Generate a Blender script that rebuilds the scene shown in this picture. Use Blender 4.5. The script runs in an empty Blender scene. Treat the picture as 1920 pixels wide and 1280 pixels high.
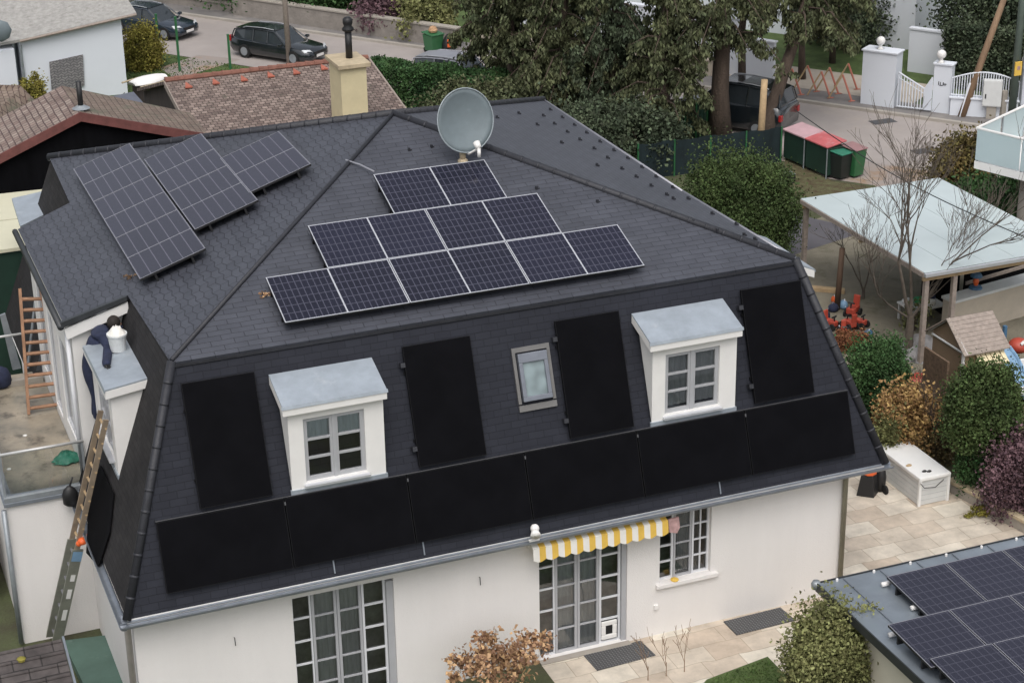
import bpy, math, random
import numpy as np
from mathutils import Vector, Matrix
R = math.radians
scn = bpy.context.scene
col = scn.collection
rng = np.random.default_rng(7)
random.seed(7)

# ------------------------------------------------------------------ camera, sky, sun, exposure
K = 0.8333                      # plan units to metres, applied to everything at the end
PITCH, YAW, ROLL = R(23.172), R(21.194), R(0.948)
FPX = 3600.0
CAM = np.array([0.0, 0.0, 24.0])
_f = np.array([math.sin(YAW)*math.cos(PITCH), math.cos(YAW)*math.cos(PITCH), -math.sin(PITCH)])
_r = np.array([math.cos(YAW), -math.sin(YAW), 0.0])
_d = np.cross(_f, _r)
_r2 = _r*math.cos(ROLL)+_d*math.sin(ROLL)
_d2 = -_r*math.sin(ROLL)+_d*math.cos(ROLL)
MC = np.array([_r2, _d2, _f])
cd = bpy.data.cameras.new('camera')
cam = bpy.data.objects.new('camera', cd)
col.objects.link(cam)
cd.sensor_width = 36; cd.lens = 36*FPX/1920
cd.clip_start = 0.5; cd.clip_end = 2000
mw = Matrix.Identity(4)
for i in range(3):
    mw[i][0] = _r2[i]; mw[i][1] = -_d2[i]; mw[i][2] = -_f[i]; mw[i][3] = CAM[i]*K
cam.matrix_world = mw
scn.camera = cam

SUN_EL, SUN_ROT = R(60), R(200)
w = bpy.data.worlds.new("World"); scn.world = w; w.use_nodes = True
nt = w.node_tree; nt.nodes.clear()
sky = nt.nodes.new('ShaderNodeTexSky'); sky.sky_type = 'NISHITA'; sky.sun_disc = False
sky.sun_elevation = SUN_EL; sky.sun_rotation = SUN_ROT
sky.air_density = 1.0; sky.dust_density = 5.0; sky.ozone_density = 1.0
hs = nt.nodes.new('ShaderNodeHueSaturation'); hs.inputs['Saturation'].default_value = 0.36
bg = nt.nodes.new('ShaderNodeBackground'); bg.inputs['Strength'].default_value = 0.15
wo = nt.nodes.new('ShaderNodeOutputWorld')
nt.links.new(sky.outputs[0], hs.inputs['Color']); nt.links.new(hs.outputs[0], bg.inputs[0]); nt.links.new(bg.outputs[0], wo.inputs[0])
sd = bpy.data.lights.new('sun', 'SUN'); sd.energy = 0.65; sd.angle = R(50); sd.color = (1, 0.985, 0.965)
sun = bpy.data.objects.new('sun', sd); col.objects.link(sun)
# soft overcast light from the front, slightly left
sun.rotation_euler = (R(90)-SUN_EL, 0, R(180)-SUN_ROT)
scn.view_settings.view_transform = 'Standard'; scn.view_settings.look = 'None'
scn.view_settings.exposure = 0.26; scn.view_settings.gamma = 1

# ------------------------------------------------------------------ survey helpers: sight line of the photo meets a real plane
def ray(px, py): return MC.T @ np.array([(px-960)/FPX, (py-640)/FPX, 1.0])
def G(px, py, z=0.0):
    d = ray(px, py); return CAM + d*(z-CAM[2])/d[2]
def FY(px, py, y):
    d = ray(px, py); return CAM + d*(y-CAM[1])/d[1]
def PL(px, py, p, n):
    d = ray(px, py); n = np.array(n, float); p = np.array(p, float)
    return CAM + d*(n@(p-CAM))/(n@d)
def scl(P): return FPX/((np.array(P)-CAM)@_f)          # pixels per unit at P
def HP(P, npx): return npx/(scl(P)*math.cos(PITCH))

# ------------------------------------------------------------------ materials
def M(name, c, rough=0.7, metal=0.0, var=0.12, ns=3.0, bump=0.0, bs=None, spec=0.5, c2=None, island=0.0, detail=6, streak=False, grime=None, coat=0):
    m = bpy.data.materials.new(name); m.use_nodes = True
    t = m.node_tree; n = t.nodes; l = t.links
    p = n['Principled BSDF']
    p.inputs['Roughness'].default_value = rough; p.inputs['Metallic'].default_value = metal
    p.inputs['Specular IOR Level'].default_value = spec
    if coat: p.inputs['Coat Weight'].default_value = coat; p.inputs['Coat Roughness'].default_value = 0.08
    tc = n.new('ShaderNodeTexCoord')
    no = n.new('ShaderNodeTexNoise'); no.inputs['Scale'].default_value = ns; no.inputs['Detail'].default_value = detail; no.inputs['Roughness'].default_value = 0.65
    if streak:
        mp = n.new('ShaderNodeMapping'); mp.inputs['Scale'].default_value = (1, 1, 0.18)
        l.new(tc.outputs['Object'], mp.inputs[0]); l.new(mp.outputs[0], no.inputs['Vector'])
    else: l.new(tc.outputs['Object'], no.inputs['Vector'])
    rp = n.new('ShaderNodeValToRGB')
    a = [max(0, x*(1-var)) for x in c]; b = [min(1, x*(1+var)) for x in (c2 or c)]
    rp.color_ramp.elements[0].color = (*a, 1); rp.color_ramp.elements[1].color = (*b, 1)
    rp.color_ramp.elements[0].position = 0.32; rp.color_ramp.elements[1].position = 0.68
    l.new(no.outputs['Fac'], rp.inputs[0])
    out = rp.outputs[0]
    if grime:
        n2 = n.new('ShaderNodeTexNoise'); n2.inputs['Scale'].default_value = grime[1]; n2.inputs['Detail'].default_value = 8; n2.inputs['Roughness'].default_value = 0.7
        l.new(tc.outputs['Object'], n2.inputs['Vector'])
        r2 = n.new('ShaderNodeValToRGB'); r2.color_ramp.elements[0].position = grime[2]; r2.color_ramp.elements[1].position = min(1, grime[2]+0.15)
        l.new(n2.outputs['Fac'], r2.inputs[0])
        mx = n.new('ShaderNodeMix'); mx.data_type = 'RGBA'
        l.new(r2.outputs[0], mx.inputs['Factor']); l.new(out, mx.inputs[6]); mx.inputs[7].default_value = (*grime[0], 1)
        out = mx.outputs[2]
    if island:
        g = n.new('ShaderNodeNewGeometry'); hv = n.new('ShaderNodeHueSaturation')
        mr = n.new('ShaderNodeMapRange'); mr.inputs[3].default_value = 1-island; mr.inputs[4].default_value = 1+island
        l.new(g.outputs['Random Per Island'], mr.inputs[0]); l.new(mr.outputs[0], hv.inputs['Value'])
        mh = n.new('ShaderNodeMapRange'); mh.inputs[3].default_value = 0.485; mh.inputs[4].default_value = 0.515
        l.new(g.outputs['Random Per Island'], mh.inputs[0]); l.new(mh.outputs[0], hv.inputs['Hue'])
        l.new(out, hv.inputs['Color']); out = hv.outputs[0]
    l.new(out, p.inputs['Base Color'])
    if bump:
        nb = n.new('ShaderNodeTexNoise'); nb.inputs['Scale'].default_value = bs or ns*6; nb.inputs['Detail'].default_value = 4
        l.new(tc.outputs['Object'], nb.inputs['Vector'])
        bp = n.new('ShaderNodeBump'); bp.inputs['Strength'].default_value = bump; bp.inputs['Distance'].default_value = 0.05
        l.new(nb.outputs['Fac'], bp.inputs['Height']); l.new(bp.outputs[0], p.inputs['Normal'])
    return m

def tiles(name, ax, ay, c1, c2, cm, bw, rh, mortar=0.012, rough=0.6, sy=1.0, hexa=0.0, bump=0.35, ns=0.8, nv=0.25, off=0.5, spec=0.5, moss=None, squash=1.0):
    """courses of slates/tiles/bricks; ax, ay = object axes used as across and up"""
    m = bpy.data.materials.new(name); m.use_nodes = True
    t = m.node_tree; n = t.nodes; l = t.links; p = n['Principled BSDF']
    p.inputs['Roughness'].default_value = rough; p.inputs['Specular IOR Level'].default_value = spec
    tc = n.new('ShaderNodeTexCoord'); s = n.new('ShaderNodeSeparateXYZ'); l.new(tc.outputs['Object'], s.inputs[0])
    mu = n.new('ShaderNodeMath'); mu.operation = 'MULTIPLY'; mu.inputs[1].default_value = sy; l.new(s.outputs[ay], mu.inputs[0])
    yo = mu.outputs[0]
    if hexa:
        pp = n.new('ShaderNodeMath'); pp.operation = 'PINGPONG'; pp.inputs[1].default_value = bw/2; l.new(s.outputs[ax], pp.inputs[0])
        m2 = n.new('ShaderNodeMath'); m2.operation = 'MULTIPLY_ADD'; m2.inputs[1].default_value = hexa; l.new(pp.outputs[0], m2.inputs[0]); l.new(yo, m2.inputs[2]); yo = m2.outputs[0]
    # a little wander so the courses are not ruled
    nw = n.new('ShaderNodeTexNoise'); nw.inputs['Scale'].default_value = 1.3; l.new(tc.outputs['Object'], nw.inputs['Vector'])
    mw_ = n.new('ShaderNodeMath'); mw_.operation = 'MULTIPLY_ADD'; mw_.inputs[1].default_value = rh*0.35; l.new(nw.outputs['Fac'], mw_.inputs[0]); l.new(yo, mw_.inputs[2])
    cb = n.new('ShaderNodeCombineXYZ'); l.new(s.outputs[ax], cb.inputs[0]); l.new(mw_.outputs[0], cb.inputs[1])
    br = n.new('ShaderNodeTexBrick'); l.new(cb.outputs[0], br.inputs['Vector'])
    br.inputs['Scale'].default_value = 1; br.inputs['Brick Width'].default_value = bw; br.inputs['Row Height'].default_value = rh
    br.inputs['Mortar Size'].default_value = mortar; br.inputs['Mortar Smooth'].default_value = 0.3; br.offset = off
    br.inputs['Color1'].default_value = (*c1, 1); br.inputs['Color2'].default_value = (*c2, 1); br.inputs['Mortar'].default_value = (*cm, 1)
    no = n.new('ShaderNodeTexNoise'); no.inputs['Scale'].default_value = ns; no.inputs['Detail'].default_value = 8; no.inputs['Roughness'].default_value = 0.7
    l.new(tc.outputs['Object'], no.inputs['Vector'])
    mr = n.new('ShaderNodeMapRange'); mr.inputs[1].default_value = 0.3; mr.inputs[2].default_value = 0.7; mr.inputs[3].default_value = 1-nv; mr.inputs[4].default_value = 1+nv
    l.new(no.outputs['Fac'], mr.inputs[0])
    hv = n.new('ShaderNodeHueSaturation'); l.new(br.outputs['Color'], hv.inputs['Color']); l.new(mr.outputs[0], hv.inputs['Value'])
    out = hv.outputs[0]
    if moss:
        n2 = n.new('ShaderNodeTexNoise'); n2.inputs['Scale'].default_value = moss[1]; n2.inputs['Detail'].default_value = 9; n2.inputs['Roughness'].default_value = 0.75
        l.new(tc.outputs['Object'], n2.inputs['Vector'])
        r2 = n.new('ShaderNodeValToRGB'); r2.color_ramp.elements[0].position = moss[2]; r2.color_ramp.elements[1].position = moss[2]+0.12
        l.new(n2.outputs['Fac'], r2.inputs[0])
        mx = n.new('ShaderNodeMix'); mx.data_type = 'RGBA'; l.new(r2.outputs[0], mx.inputs['Factor']); l.new(out, mx.inputs[6]); mx.inputs[7].default_value = (*moss[0], 1)
        out = mx.outputs[2]
    l.new(out, p.inputs['Base Color'])
    bp = n.new('ShaderNodeBump'); bp.inputs['Strength'].default_value = bump; bp.inputs['Distance'].default_value = 0.03
    iv = n.new('ShaderNodeMath'); iv.operation = 'SUBTRACT'; iv.inputs[0].default_value = 1; l.new(br.outputs['Fac'], iv.inputs[1])
    l.new(iv.outputs[0], bp.inputs['Height']); l.new(bp.outputs[0], p.inputs['Normal'])
    return m

def cells(name, c, cl, nx, ny, sx, sy, lw, rough, half=True, spec=0.5, nv=0.3):
    """photovoltaic cells: a grid in the module's own x/y"""
    m = bpy.data.materials.new(name); m.use_nodes = True
    t = m.node_tree; n = t.nodes; l = t.links; p = n['Principled BSDF']
    p.inputs['Roughness'].default_value = rough; p.inputs['Specular IOR Level'].default_value = spec
    tc = n.new('ShaderNodeTexCoord'); s = n.new('ShaderNodeSeparateXYZ'); l.new(tc.outputs['Object'], s.inputs[0])
    outs = []
    for ax, k, size in ((0, nx, sx), (1, ny, sy)):
        a = n.new('ShaderNodeMath'); a.operation = 'ADD'; a.inputs[1].default_value = size*5; l.new(s.outputs[ax], a.inputs[0])
        b = n.new('ShaderNodeMath'); b.operation = 'PINGPONG'; b.inputs[1].default_value = size/k/2; l.new(a.outputs[0], b.inputs[0])
        c_ = n.new('ShaderNodeMath'); c_.operation = 'LESS_THAN'; c_.inputs[1].default_value = lw; l.new(b.outputs[0], c_.inputs[0]); outs.append(c_)
    mxx = n.new('ShaderNodeMath'); mxx.operation = 'MAXIMUM'; l.new(outs[0].outputs[0], mxx.inputs[0]); l.new(outs[1].outputs[0], mxx.inputs[1])
    no = n.new('ShaderNodeTexNoise'); no.inputs['Scale'].default_value = 1.1; no.inputs['Detail'].default_value = 6; l.new(tc.outputs['Object'], no.inputs['Vector'])
    oi = n.new('ShaderNodeObjectInfo'); ad = n.new('ShaderNodeMath'); ad.operation = 'ADD'; l.new(no.outputs['Fac'], ad.inputs[0]); l.new(oi.outputs['Random'], ad.inputs[1])
    mr = n.new('ShaderNodeMapRange'); mr.inputs[1].default_value = 0.4; mr.inputs[2].default_value = 1.6; mr.inputs[3].default_value = 1-nv; mr.inputs[4].default_value = 1+nv
    l.new(ad.outputs[0], mr.inputs[0])
    hv = n.new('ShaderNodeHueSaturation'); hv.inputs['Color'].default_value = (*c, 1); l.new(mr.outputs[0], hv.inputs['Value'])
    mx = n.new('ShaderNodeMix'); mx.data_type = 'RGBA'; l.new(mxx.outputs[0], mx.inputs['Factor'])
    l.new(hv.outputs[0], mx.inputs[6]); mx.inputs[7].default_value = (*cl, 1)
    l.new(mx.outputs[2], p.inputs['Base Color'])
    return m

def glassm(name, tint=(0.75, 0.8, 0.82), refl=0.5, mixv=0.25):
    m = bpy.data.materials.new(name); m.use_nodes = True
    t = m.node_tree; n = t.nodes; l = t.links; n.remove(n['Principled BSDF'])
    tr = n.new('ShaderNodeBsdfTransparent'); tr.inputs[0].default_value = (*tint, 1)
    gl = n.new('ShaderNodeBsdfGlossy'); gl.inputs['Roughness'].default_value = 0.03
    lw = n.new('ShaderNodeFresnel'); lw.inputs[0].default_value = 1.5
    mr = n.new('ShaderNodeMapRange'); mr.inputs[3].default_value = mixv*0.4; mr.inputs[4].default_value = 1
    l.new(lw.outputs[0], mr.inputs[0])
    mx = n.new('ShaderNodeMixShader'); l.new(mr.outputs[0], mx.inputs[0]); l.new(tr.outputs[0], mx.inputs[1]); l.new(gl.outputs[0], mx.inputs[2])
    l.new(mx.outputs[0], n['Material Output'].inputs[0]); return m

def frosted(name, c, alpha):
    m = bpy.data.materials.new(name); m.use_nodes = True
    t = m.node_tree; n = t.nodes; l = t.links; p = n['Principled BSDF']
    p.inputs['Base Color'].default_value = (*c, 1); p.inputs['Roughness'].default_value = 0.25; p.inputs['Alpha'].default_value = alpha
    tc = n.new('ShaderNodeTexCoord'); no = n.new('ShaderNodeTexNoise'); no.inputs['Scale'].default_value = 1.2; no.inputs['Detail'].default_value = 7; l.new(tc.outputs['Object'], no.inputs['Vector'])
    mr = n.new('ShaderNodeValToRGB'); mr.color_ramp.elements[0].color = (*[x*0.86 for x in c], 1); mr.color_ramp.elements[1].color = (*c, 1)
    l.new(no.outputs['Fac'], mr.inputs[0]); l.new(mr.outputs[0], p.inputs['Base Color'])
    return m

SL1 = (0.051, 0.0545, 0.068); SL2 = (0.062, 0.066, 0.081); SLM = (0.020, 0.021, 0.027)
cs = 1/math.cos(R(18.3))
m_slate_f = tiles('slate_front', 0, 1, SL1, SL2, SLM, 0.5, 0.158, 0.009, rough=0.5, sy=cs, nv=0.2, ns=1.2)
m_slate_l = tiles('slate_left', 1, 0, SL1, SL2, SLM, 0.42, 0.19, 0.012, rough=0.5, sy=cs, hexa=0.32, nv=0.2, ns=1.2)
m_slate_r = tiles('slate_right', 1, 0, SL1, SL2, SLM, 0.42, 0.158, 0.009, rough=0.5, sy=cs, nv=0.18, ns=1.2)
m_mans_f = tiles('slate_mansard_front', 0, 2, (0.0185, 0.020, 0.028), (0.023, 0.025, 0.034), (0.012, 0.013, 0.018), 0.36, 0.155, 0.008, rough=0.7, spec=.25, sy=1.06, nv=0.15, ns=0.9)
m_mans_l = tiles('slate_mansard_side', 1, 2, (0.026, 0.025, 0.026), (0.034, 0.032, 0.033), (0.014, 0.013, 0.013), 0.34, 0.13, 0.006, rough=0.8, spec=.2, sy=1.06, nv=0.25, ns=1.4, moss=((0.045, 0.042, 0.036), 2.5, 0.6))
m_ridge = M('ridge_cap', (0.024, 0.025, 0.031), 0.55, var=0.2, ns=5, bump=0.2)
m_edge = M('roof_edge', (0.03, 0.033, 0.036), 0.45, var=0.2)
m_render = M('cream_render', (0.76, 0.735, 0.712), 0.9, var=0.025, ns=1.1, streak=True, bump=0.25, bs=45, spec=0.2, grime=((0.6, 0.56, 0.52), 0.7, 0.66))
m_white = M('white_paint', (0.78, 0.765, 0.74), 0.6, var=0.03, ns=3)
m_zinc = M('zinc_sheet', (0.38, 0.425, 0.47), 0.42, 0.35, var=0.12, ns=2.2, grime=((0.50, 0.535, 0.56), 1.6, 0.58))
m_gutter = M('gutter_zinc', (0.25, 0.275, 0.31), 0.4, 0.5, var=0.15, ns=3, grime=((0.12, 0.12, 0.12), 2, 0.66))
m_frame = M('grey_window_frame', (0.40, 0.405, 0.42), 0.5, var=0.04)
m_wframe = M('white_window_frame', (0.66, 0.67, 0.69), 0.45, var=0.04)
m_glass = glassm('window_glass')
m_room = M('dark_room', (0.20, 0.195, 0.18), 0.9, var=0.5, ns=1.6, spec=0)
m_curtain = M('curtain', (0.62, 0.66, 0.67), 0.9, var=0.12, ns=14, streak=True)
m_black = M('black_module', (0.005, 0.005, 0.0062), 0.5, var=0.2, ns=1.2, spec=0.03)
m_blackrim = M('black_rim', (0.008, 0.008, 0.009), 0.5, var=0.1, spec=.15)
m_alu = M('aluminium', (0.62, 0.63, 0.66), 0.35, 0.5, var=0.05)
m_alu_d = M('dull_aluminium', (0.34, 0.34, 0.37), 0.4, 0.5, var=0.05)
m_cell_f = cells('cells_front', (0.012, 0.0125, 0.026), (0.06, 0.06, 0.085), 20, 6, 2.72, 1.5, 0.011, 0.14)
m_cell_l = cells('cells_side', (0.024, 0.023, 0.038), (0.10, 0.095, 0.125), 1, 6, 2.8, 1.56, 0.011, 0.22, nv=0.12)
m_cell_c = cells('cells_carport', (0.02, 0.02, 0.034), (0.05, 0.05, 0.07), 10, 6, 1.6, 1.5, 0.011, 0.2, nv=0.12)
m_stone = tiles('stone_slabs', 0, 1, (0.46, 0.38, 0.30), (0.64, 0.59, 0.50), (0.33, 0.28, 0.21), 0.95, 0.62, 0.010, rough=0.55, nv=0.28, ns=1.1, bump=0.15, off=0.37, moss=((0.33, 0.27, 0.20), 0.8, 0.6))
m_asphalt = M('asphalt', (0.33, 0.295, 0.275), 0.75, var=0.1, ns=0.35, bump=0.2, bs=30, grime=((0.38, 0.33, 0.29), 0.25, 0.55))
m_drive = M('driveway', (0.30, 0.26, 0.235), 0.75, var=0.15, ns=0.5, bump=0.2, bs=30, grime=((0.27, 0.16, 0.08), 0.5, 0.5))
m_kerb = M('kerb_stone', (0.36, 0.33, 0.29), 0.8, var=0.15, ns=1)
m_walk = M('pavement', (0.17, 0.16, 0.155), 0.8, var=0.18, ns=0.6, grime=((0.26, 0.24, 0.22), 0.35, 0.52))
m_ground = M('garden_soil', (0.075, 0.062, 0.04), 0.95, var=0.35, ns=0.6, bump=0.6, bs=12, c2=(0.06, 0.075, 0.03))
m_lawn = M('lawn', (0.06, 0.095, 0.025), 0.95, var=0.3, ns=1.2, bump=0.7, bs=25, c2=(0.08, 0.12, 0.035))
m_yard = M('yard_gravel', (0.20, 0.18, 0.135), 0.95, var=0.2, ns=0.9, bump=0.4, bs=20, grime=((0.10, 0.095, 0.055), 0.6, 0.52))
m_leaflit = M('leaf_litter', (0.10, 0.055, 0.03), 0.95, var=0.4, ns=2.5, bump=0.8, bs=12, c2=(.085, .09, .04))
m_bark = M('bark', (0.085, 0.062, 0.047), 0.95, var=0.3, ns=4, bump=0.8, bs=14, streak=True)
m_barkg = M('grey_bark', (0.11, 0.09, 0.072), 0.95, var=0.25, ns=5)
m_wood = M('weathered_wood', (0.24, 0.155, 0.095), 0.8, var=0.25, ns=3, streak=True)
m_woodd = M('dark_wood', (0.05, 0.04, 0.035), 0.9, var=0.35, ns=5, streak=True)
m_woodl = M('pale_wood', (0.42, 0.30, 0.17), 0.8, var=0.2, ns=4)
m_greyw = M('grey_boards', (0.30, 0.25, 0.215), 0.85, var=0.2, ns=8)
m_tile_a = tiles('clay_tiles_x', 0, 1, (0.125, 0.09, 0.078), (0.27, 0.21, 0.18), (0.07, 0.05, 0.042), 0.22, 0.2, 0.018, rough=0.85, sy=1.15, nv=0.35, ns=3.0, bump=0.8, moss=((0.075, 0.07, 0.05), 1.6, 0.58))
m_tile_b = tiles('clay_tiles_y', 1, 0, (0.19, 0.135, 0.115), (0.29, 0.235, 0.20), (0.09, 0.06, 0.055), 0.22, 0.2, 0.02, rough=0.85, nv=0.3, ns=2.0, bump=0.8, moss=((0.13, 0.12, 0.09), 1.2, 0.56))
m_tile_c = tiles('clay_tiles_far', 1, 0, (0.16, 0.12, 0.095), (0.21, 0.165, 0.13), (0.07, 0.045, 0.04), 0.22, 0.2, 0.016, rough=0.9, nv=0.3, ns=1.5, bump=0.5, moss=((0.12, 0.12, 0.085), 1.0, 0.52))
m_dtile = tiles('dark_pantiles', 0, 1, (0.065, 0.055, 0.053), (0.085, 0.073, 0.07), (0.03, 0.026, 0.025), 0.6, 0.30, 0.015, rough=0.8, nv=0.4, ns=3.0, bump=1.0)
m_redtrim = M('red_barge', (0.155, 0.055, 0.048), 0.7, var=0.2, ns=4)
m_redtile = M('red_vent_tile', (0.36, 0.11, 0.07), 0.8, var=0.2, ns=4)
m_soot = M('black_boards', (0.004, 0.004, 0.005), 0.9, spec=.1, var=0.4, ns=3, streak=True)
m_fibre = M('fibre_cement_roof', (0.33, 0.32, 0.30), 0.9, var=0.2, ns=5, bump=0.5, grime=((0.22, 0.21, 0.19), 3, 0.55))
m_bluewhite = M('cool_white_render', (0.66, 0.69, 0.74), 0.85, var=0.03, ns=0.5)
m_yellow = M('yellow_render', (0.62, 0.54, 0.34), 0.85, var=0.06, ns=2, grime=((0.42, 0.34, 0.2), 2, 0.68))
m_capst = M('cap_stone', (0.45, 0.37, 0.25), 0.85, var=0.18, ns=3)
m_concrete = M('concrete', (0.33, 0.30, 0.26), 0.85, var=0.12, ns=1.5, bump=0.2)
m_wallgrey = M('old_wall', (0.25, 0.225, 0.20), 0.9, var=0.2, ns=1.5, bump=0.4)
m_sandst = M('sand_wall', (0.48, 0.42, 0.34), 0.85, var=0.08, ns=1.5)
m_greenpl = M('green_plastic', (0.03, 0.13, 0.05), 0.45, var=0.1)
m_greendk = M('dark_green_sheet', (0.010, 0.034, 0.022), 0.6, var=0.25, ns=1)
m_netgreen = M('green_net', (0.006, 0.016, 0.019), 0.85, var=0.3, ns=2)
m_redlid = M('red_lid', (0.50, 0.13, 0.135), 0.45, var=0.2, ns=1.5, grime=((0.55, 0.38, 0.39), 1.2, 0.5))
m_pinklid = M('faded_pink_lid', (0.50, 0.33, 0.35), 0.5, var=0.15, ns=1.5)
m_dullid = M('dull_red_lid', (0.30, 0.17, 0.17), 0.5, var=0.2)
m_carb = M('black_car_paint', (0.010, 0.014, 0.017), 0.22, 0.0, var=0.05, coat=1.0)
m_cart = M('blue_black_car_paint', (0.016, 0.026, 0.04), 0.22, 0.0, var=0.05, coat=1.0)
m_carw = M('white_car_paint', (0.7, 0.72, 0.75), 0.3, 0.0, var=0.03, coat=1.0)
m_cglass = M('car_glass', (0.03, 0.037, 0.042), 0.06, 0.0, var=0.1, spec=0.9)
m_tyre = M('rubber', (0.012, 0.012, 0.012), 0.85, var=0.1)
m_lamp = M('lamp_lens', (0.7, 0.73, 0.75), 0.15, var=0.05)
m_redlamp = M('tail_lens', (0.35, 0.02, 0.02), 0.2, var=0.05)
m_plastic_b = M('black_plastic', (0.014, 0.014, 0.015), 0.5, var=0.1)
m_dish = M('dish_grey', (0.155, 0.19, 0.205), 0.55, 0.0, var=0.07, ns=4, grime=((0.20, 0.235, 0.25), 6, 0.6))
m_boxw = M('white_box_board', (0.80, 0.80, 0.78), 0.5, var=0.03)
m_boxg = M('pale_grey_board', (0.60, 0.61, 0.60), 0.6, var=0.05)
m_orange = M('orange_plastic', (0.75, 0.13, 0.03), 0.5, var=0.1)
m_blue = M('blue_plastic', (0.06, 0.14, 0.24), 0.5, var=0.1)
m_bluel = M('light_blue_plastic', (0.20, 0.34, 0.50), 0.5, var=0.15)
m_redp = M('red_plastic', (0.42, 0.065, 0.04), 0.45, var=0.12)
m_toygreen = M('toy_green', (0.03, 0.30, 0.11), 0.5, var=0.1)
m_toydkgreen = M('teal_plastic', (0.03, 0.17, 0.11), 0.5, var=0.15)
m_yellowp = M('yellow_cloth', (0.68, 0.44, 0.08), 0.8, var=0.08)
m_whitec = M('white_cloth', (0.75, 0.73, 0.68), 0.8, var=0.06)
m_pinkc = M('faded_pink_cloth', (0.40, 0.25, 0.24), 0.9, var=0.3, ns=8)
m_cream = M('cream_scallop', (0.72, 0.62, 0.40), 0.7, var=0.08)
m_navy = M('navy_workwear', (0.018, 0.024, 0.055), 0.85, var=0.35, ns=6)
m_skin = M('skin', (0.5, 0.3, 0.22), 0.6, var=0.05)
m_hair = M('dark_hair', (0.02, 0.015, 0.012), 0.8, var=0.3, ns=20)
m_galv = M('galvanised', (0.30, 0.325, 0.345), 0.45, 0.4, var=0.15)
m_ladg = M('green_grey_ladder', (0.22, 0.225, 0.185), 0.6, 0.2, var=0.15, ns=3)
m_ladw = M('ladder_wood', (0.36, 0.20, 0.12), 0.75, var=0.25, ns=4)
m_terr = M('wet_terrace', (0.23, 0.215, 0.175), 0.3, var=0.25, ns=1.0, c2=(0.33, 0.28, 0.21), grime=((0.10, 0.085, 0.065), 1.6, 0.52))
m_greensh = M('green_bitumen', (0.075, 0.13, 0.105), 0.6, var=0.15, ns=1.4, grime=((0.13, 0.19, 0.16), 2, 0.62))
m_frost = frosted('frosted_glass_balcony', (0.52, 0.63, 0.65), 0.88)
m_canopy = frosted('frosted_glass_canopy', (0.58, 0.66, 0.665), 0.9)
m_clear = glassm('clear_glass_rail', (0.93, 0.95, 0.95), mixv=0.12)
m_mat = tiles('rubber_mat', 0, 1, (0.13, 0.13, 0.135), (0.15, 0.15, 0.155), (0.06, 0.06, 0.06), 0.07, 0.07, 0.02, rough=0.8, nv=0.1, off=0)
def leafm(name, c, c2, isl=0.45): return M(name, c, 0.75, var=0.25, ns=0.9, c2=c2, island=isl, spec=0.25)
m_fir = leafm('fir_needles', (0.050, 0.066, 0.034), (0.115, 0.122, 0.060), .65)  # needle colour lightened to stand in for thin haze
m_fir2 = leafm('fir_needles_dark', (0.036, 0.054, 0.034), (0.080, 0.098, 0.056), .65)  # also lightened, haze put into the leaf colour
m_hedge = leafm('hedge_leaves', (0.024, 0.062, 0.022), (0.06, 0.115, 0.038))
m_thuja = leafm('thuja_leaves', (0.034, 0.058, 0.018), (0.07, 0.10, 0.032))
m_yel = leafm('yellow_leaves', (0.16, 0.15, 0.03), (0.26, 0.22, 0.05))
m_tan = leafm('tan_leaves', (0.24, 0.14, 0.05), (0.42, 0.27, 0.12))
m_pale = leafm('pale_green_leaves', (0.12, 0.13, 0.05), (0.22, 0.22, 0.09))
m_purple = leafm('purple_leaves', (0.085, 0.05, 0.058), (0.16, 0.095, 0.11))
m_autumn = leafm('autumn_leaves', (0.055, 0.065, 0.022), (0.17, 0.12, 0.045), 0.7)
m_rust = leafm('rust_leaves', (0.30, 0.17, 0.09), (0.48, 0.30, 0.18), .6)

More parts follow.
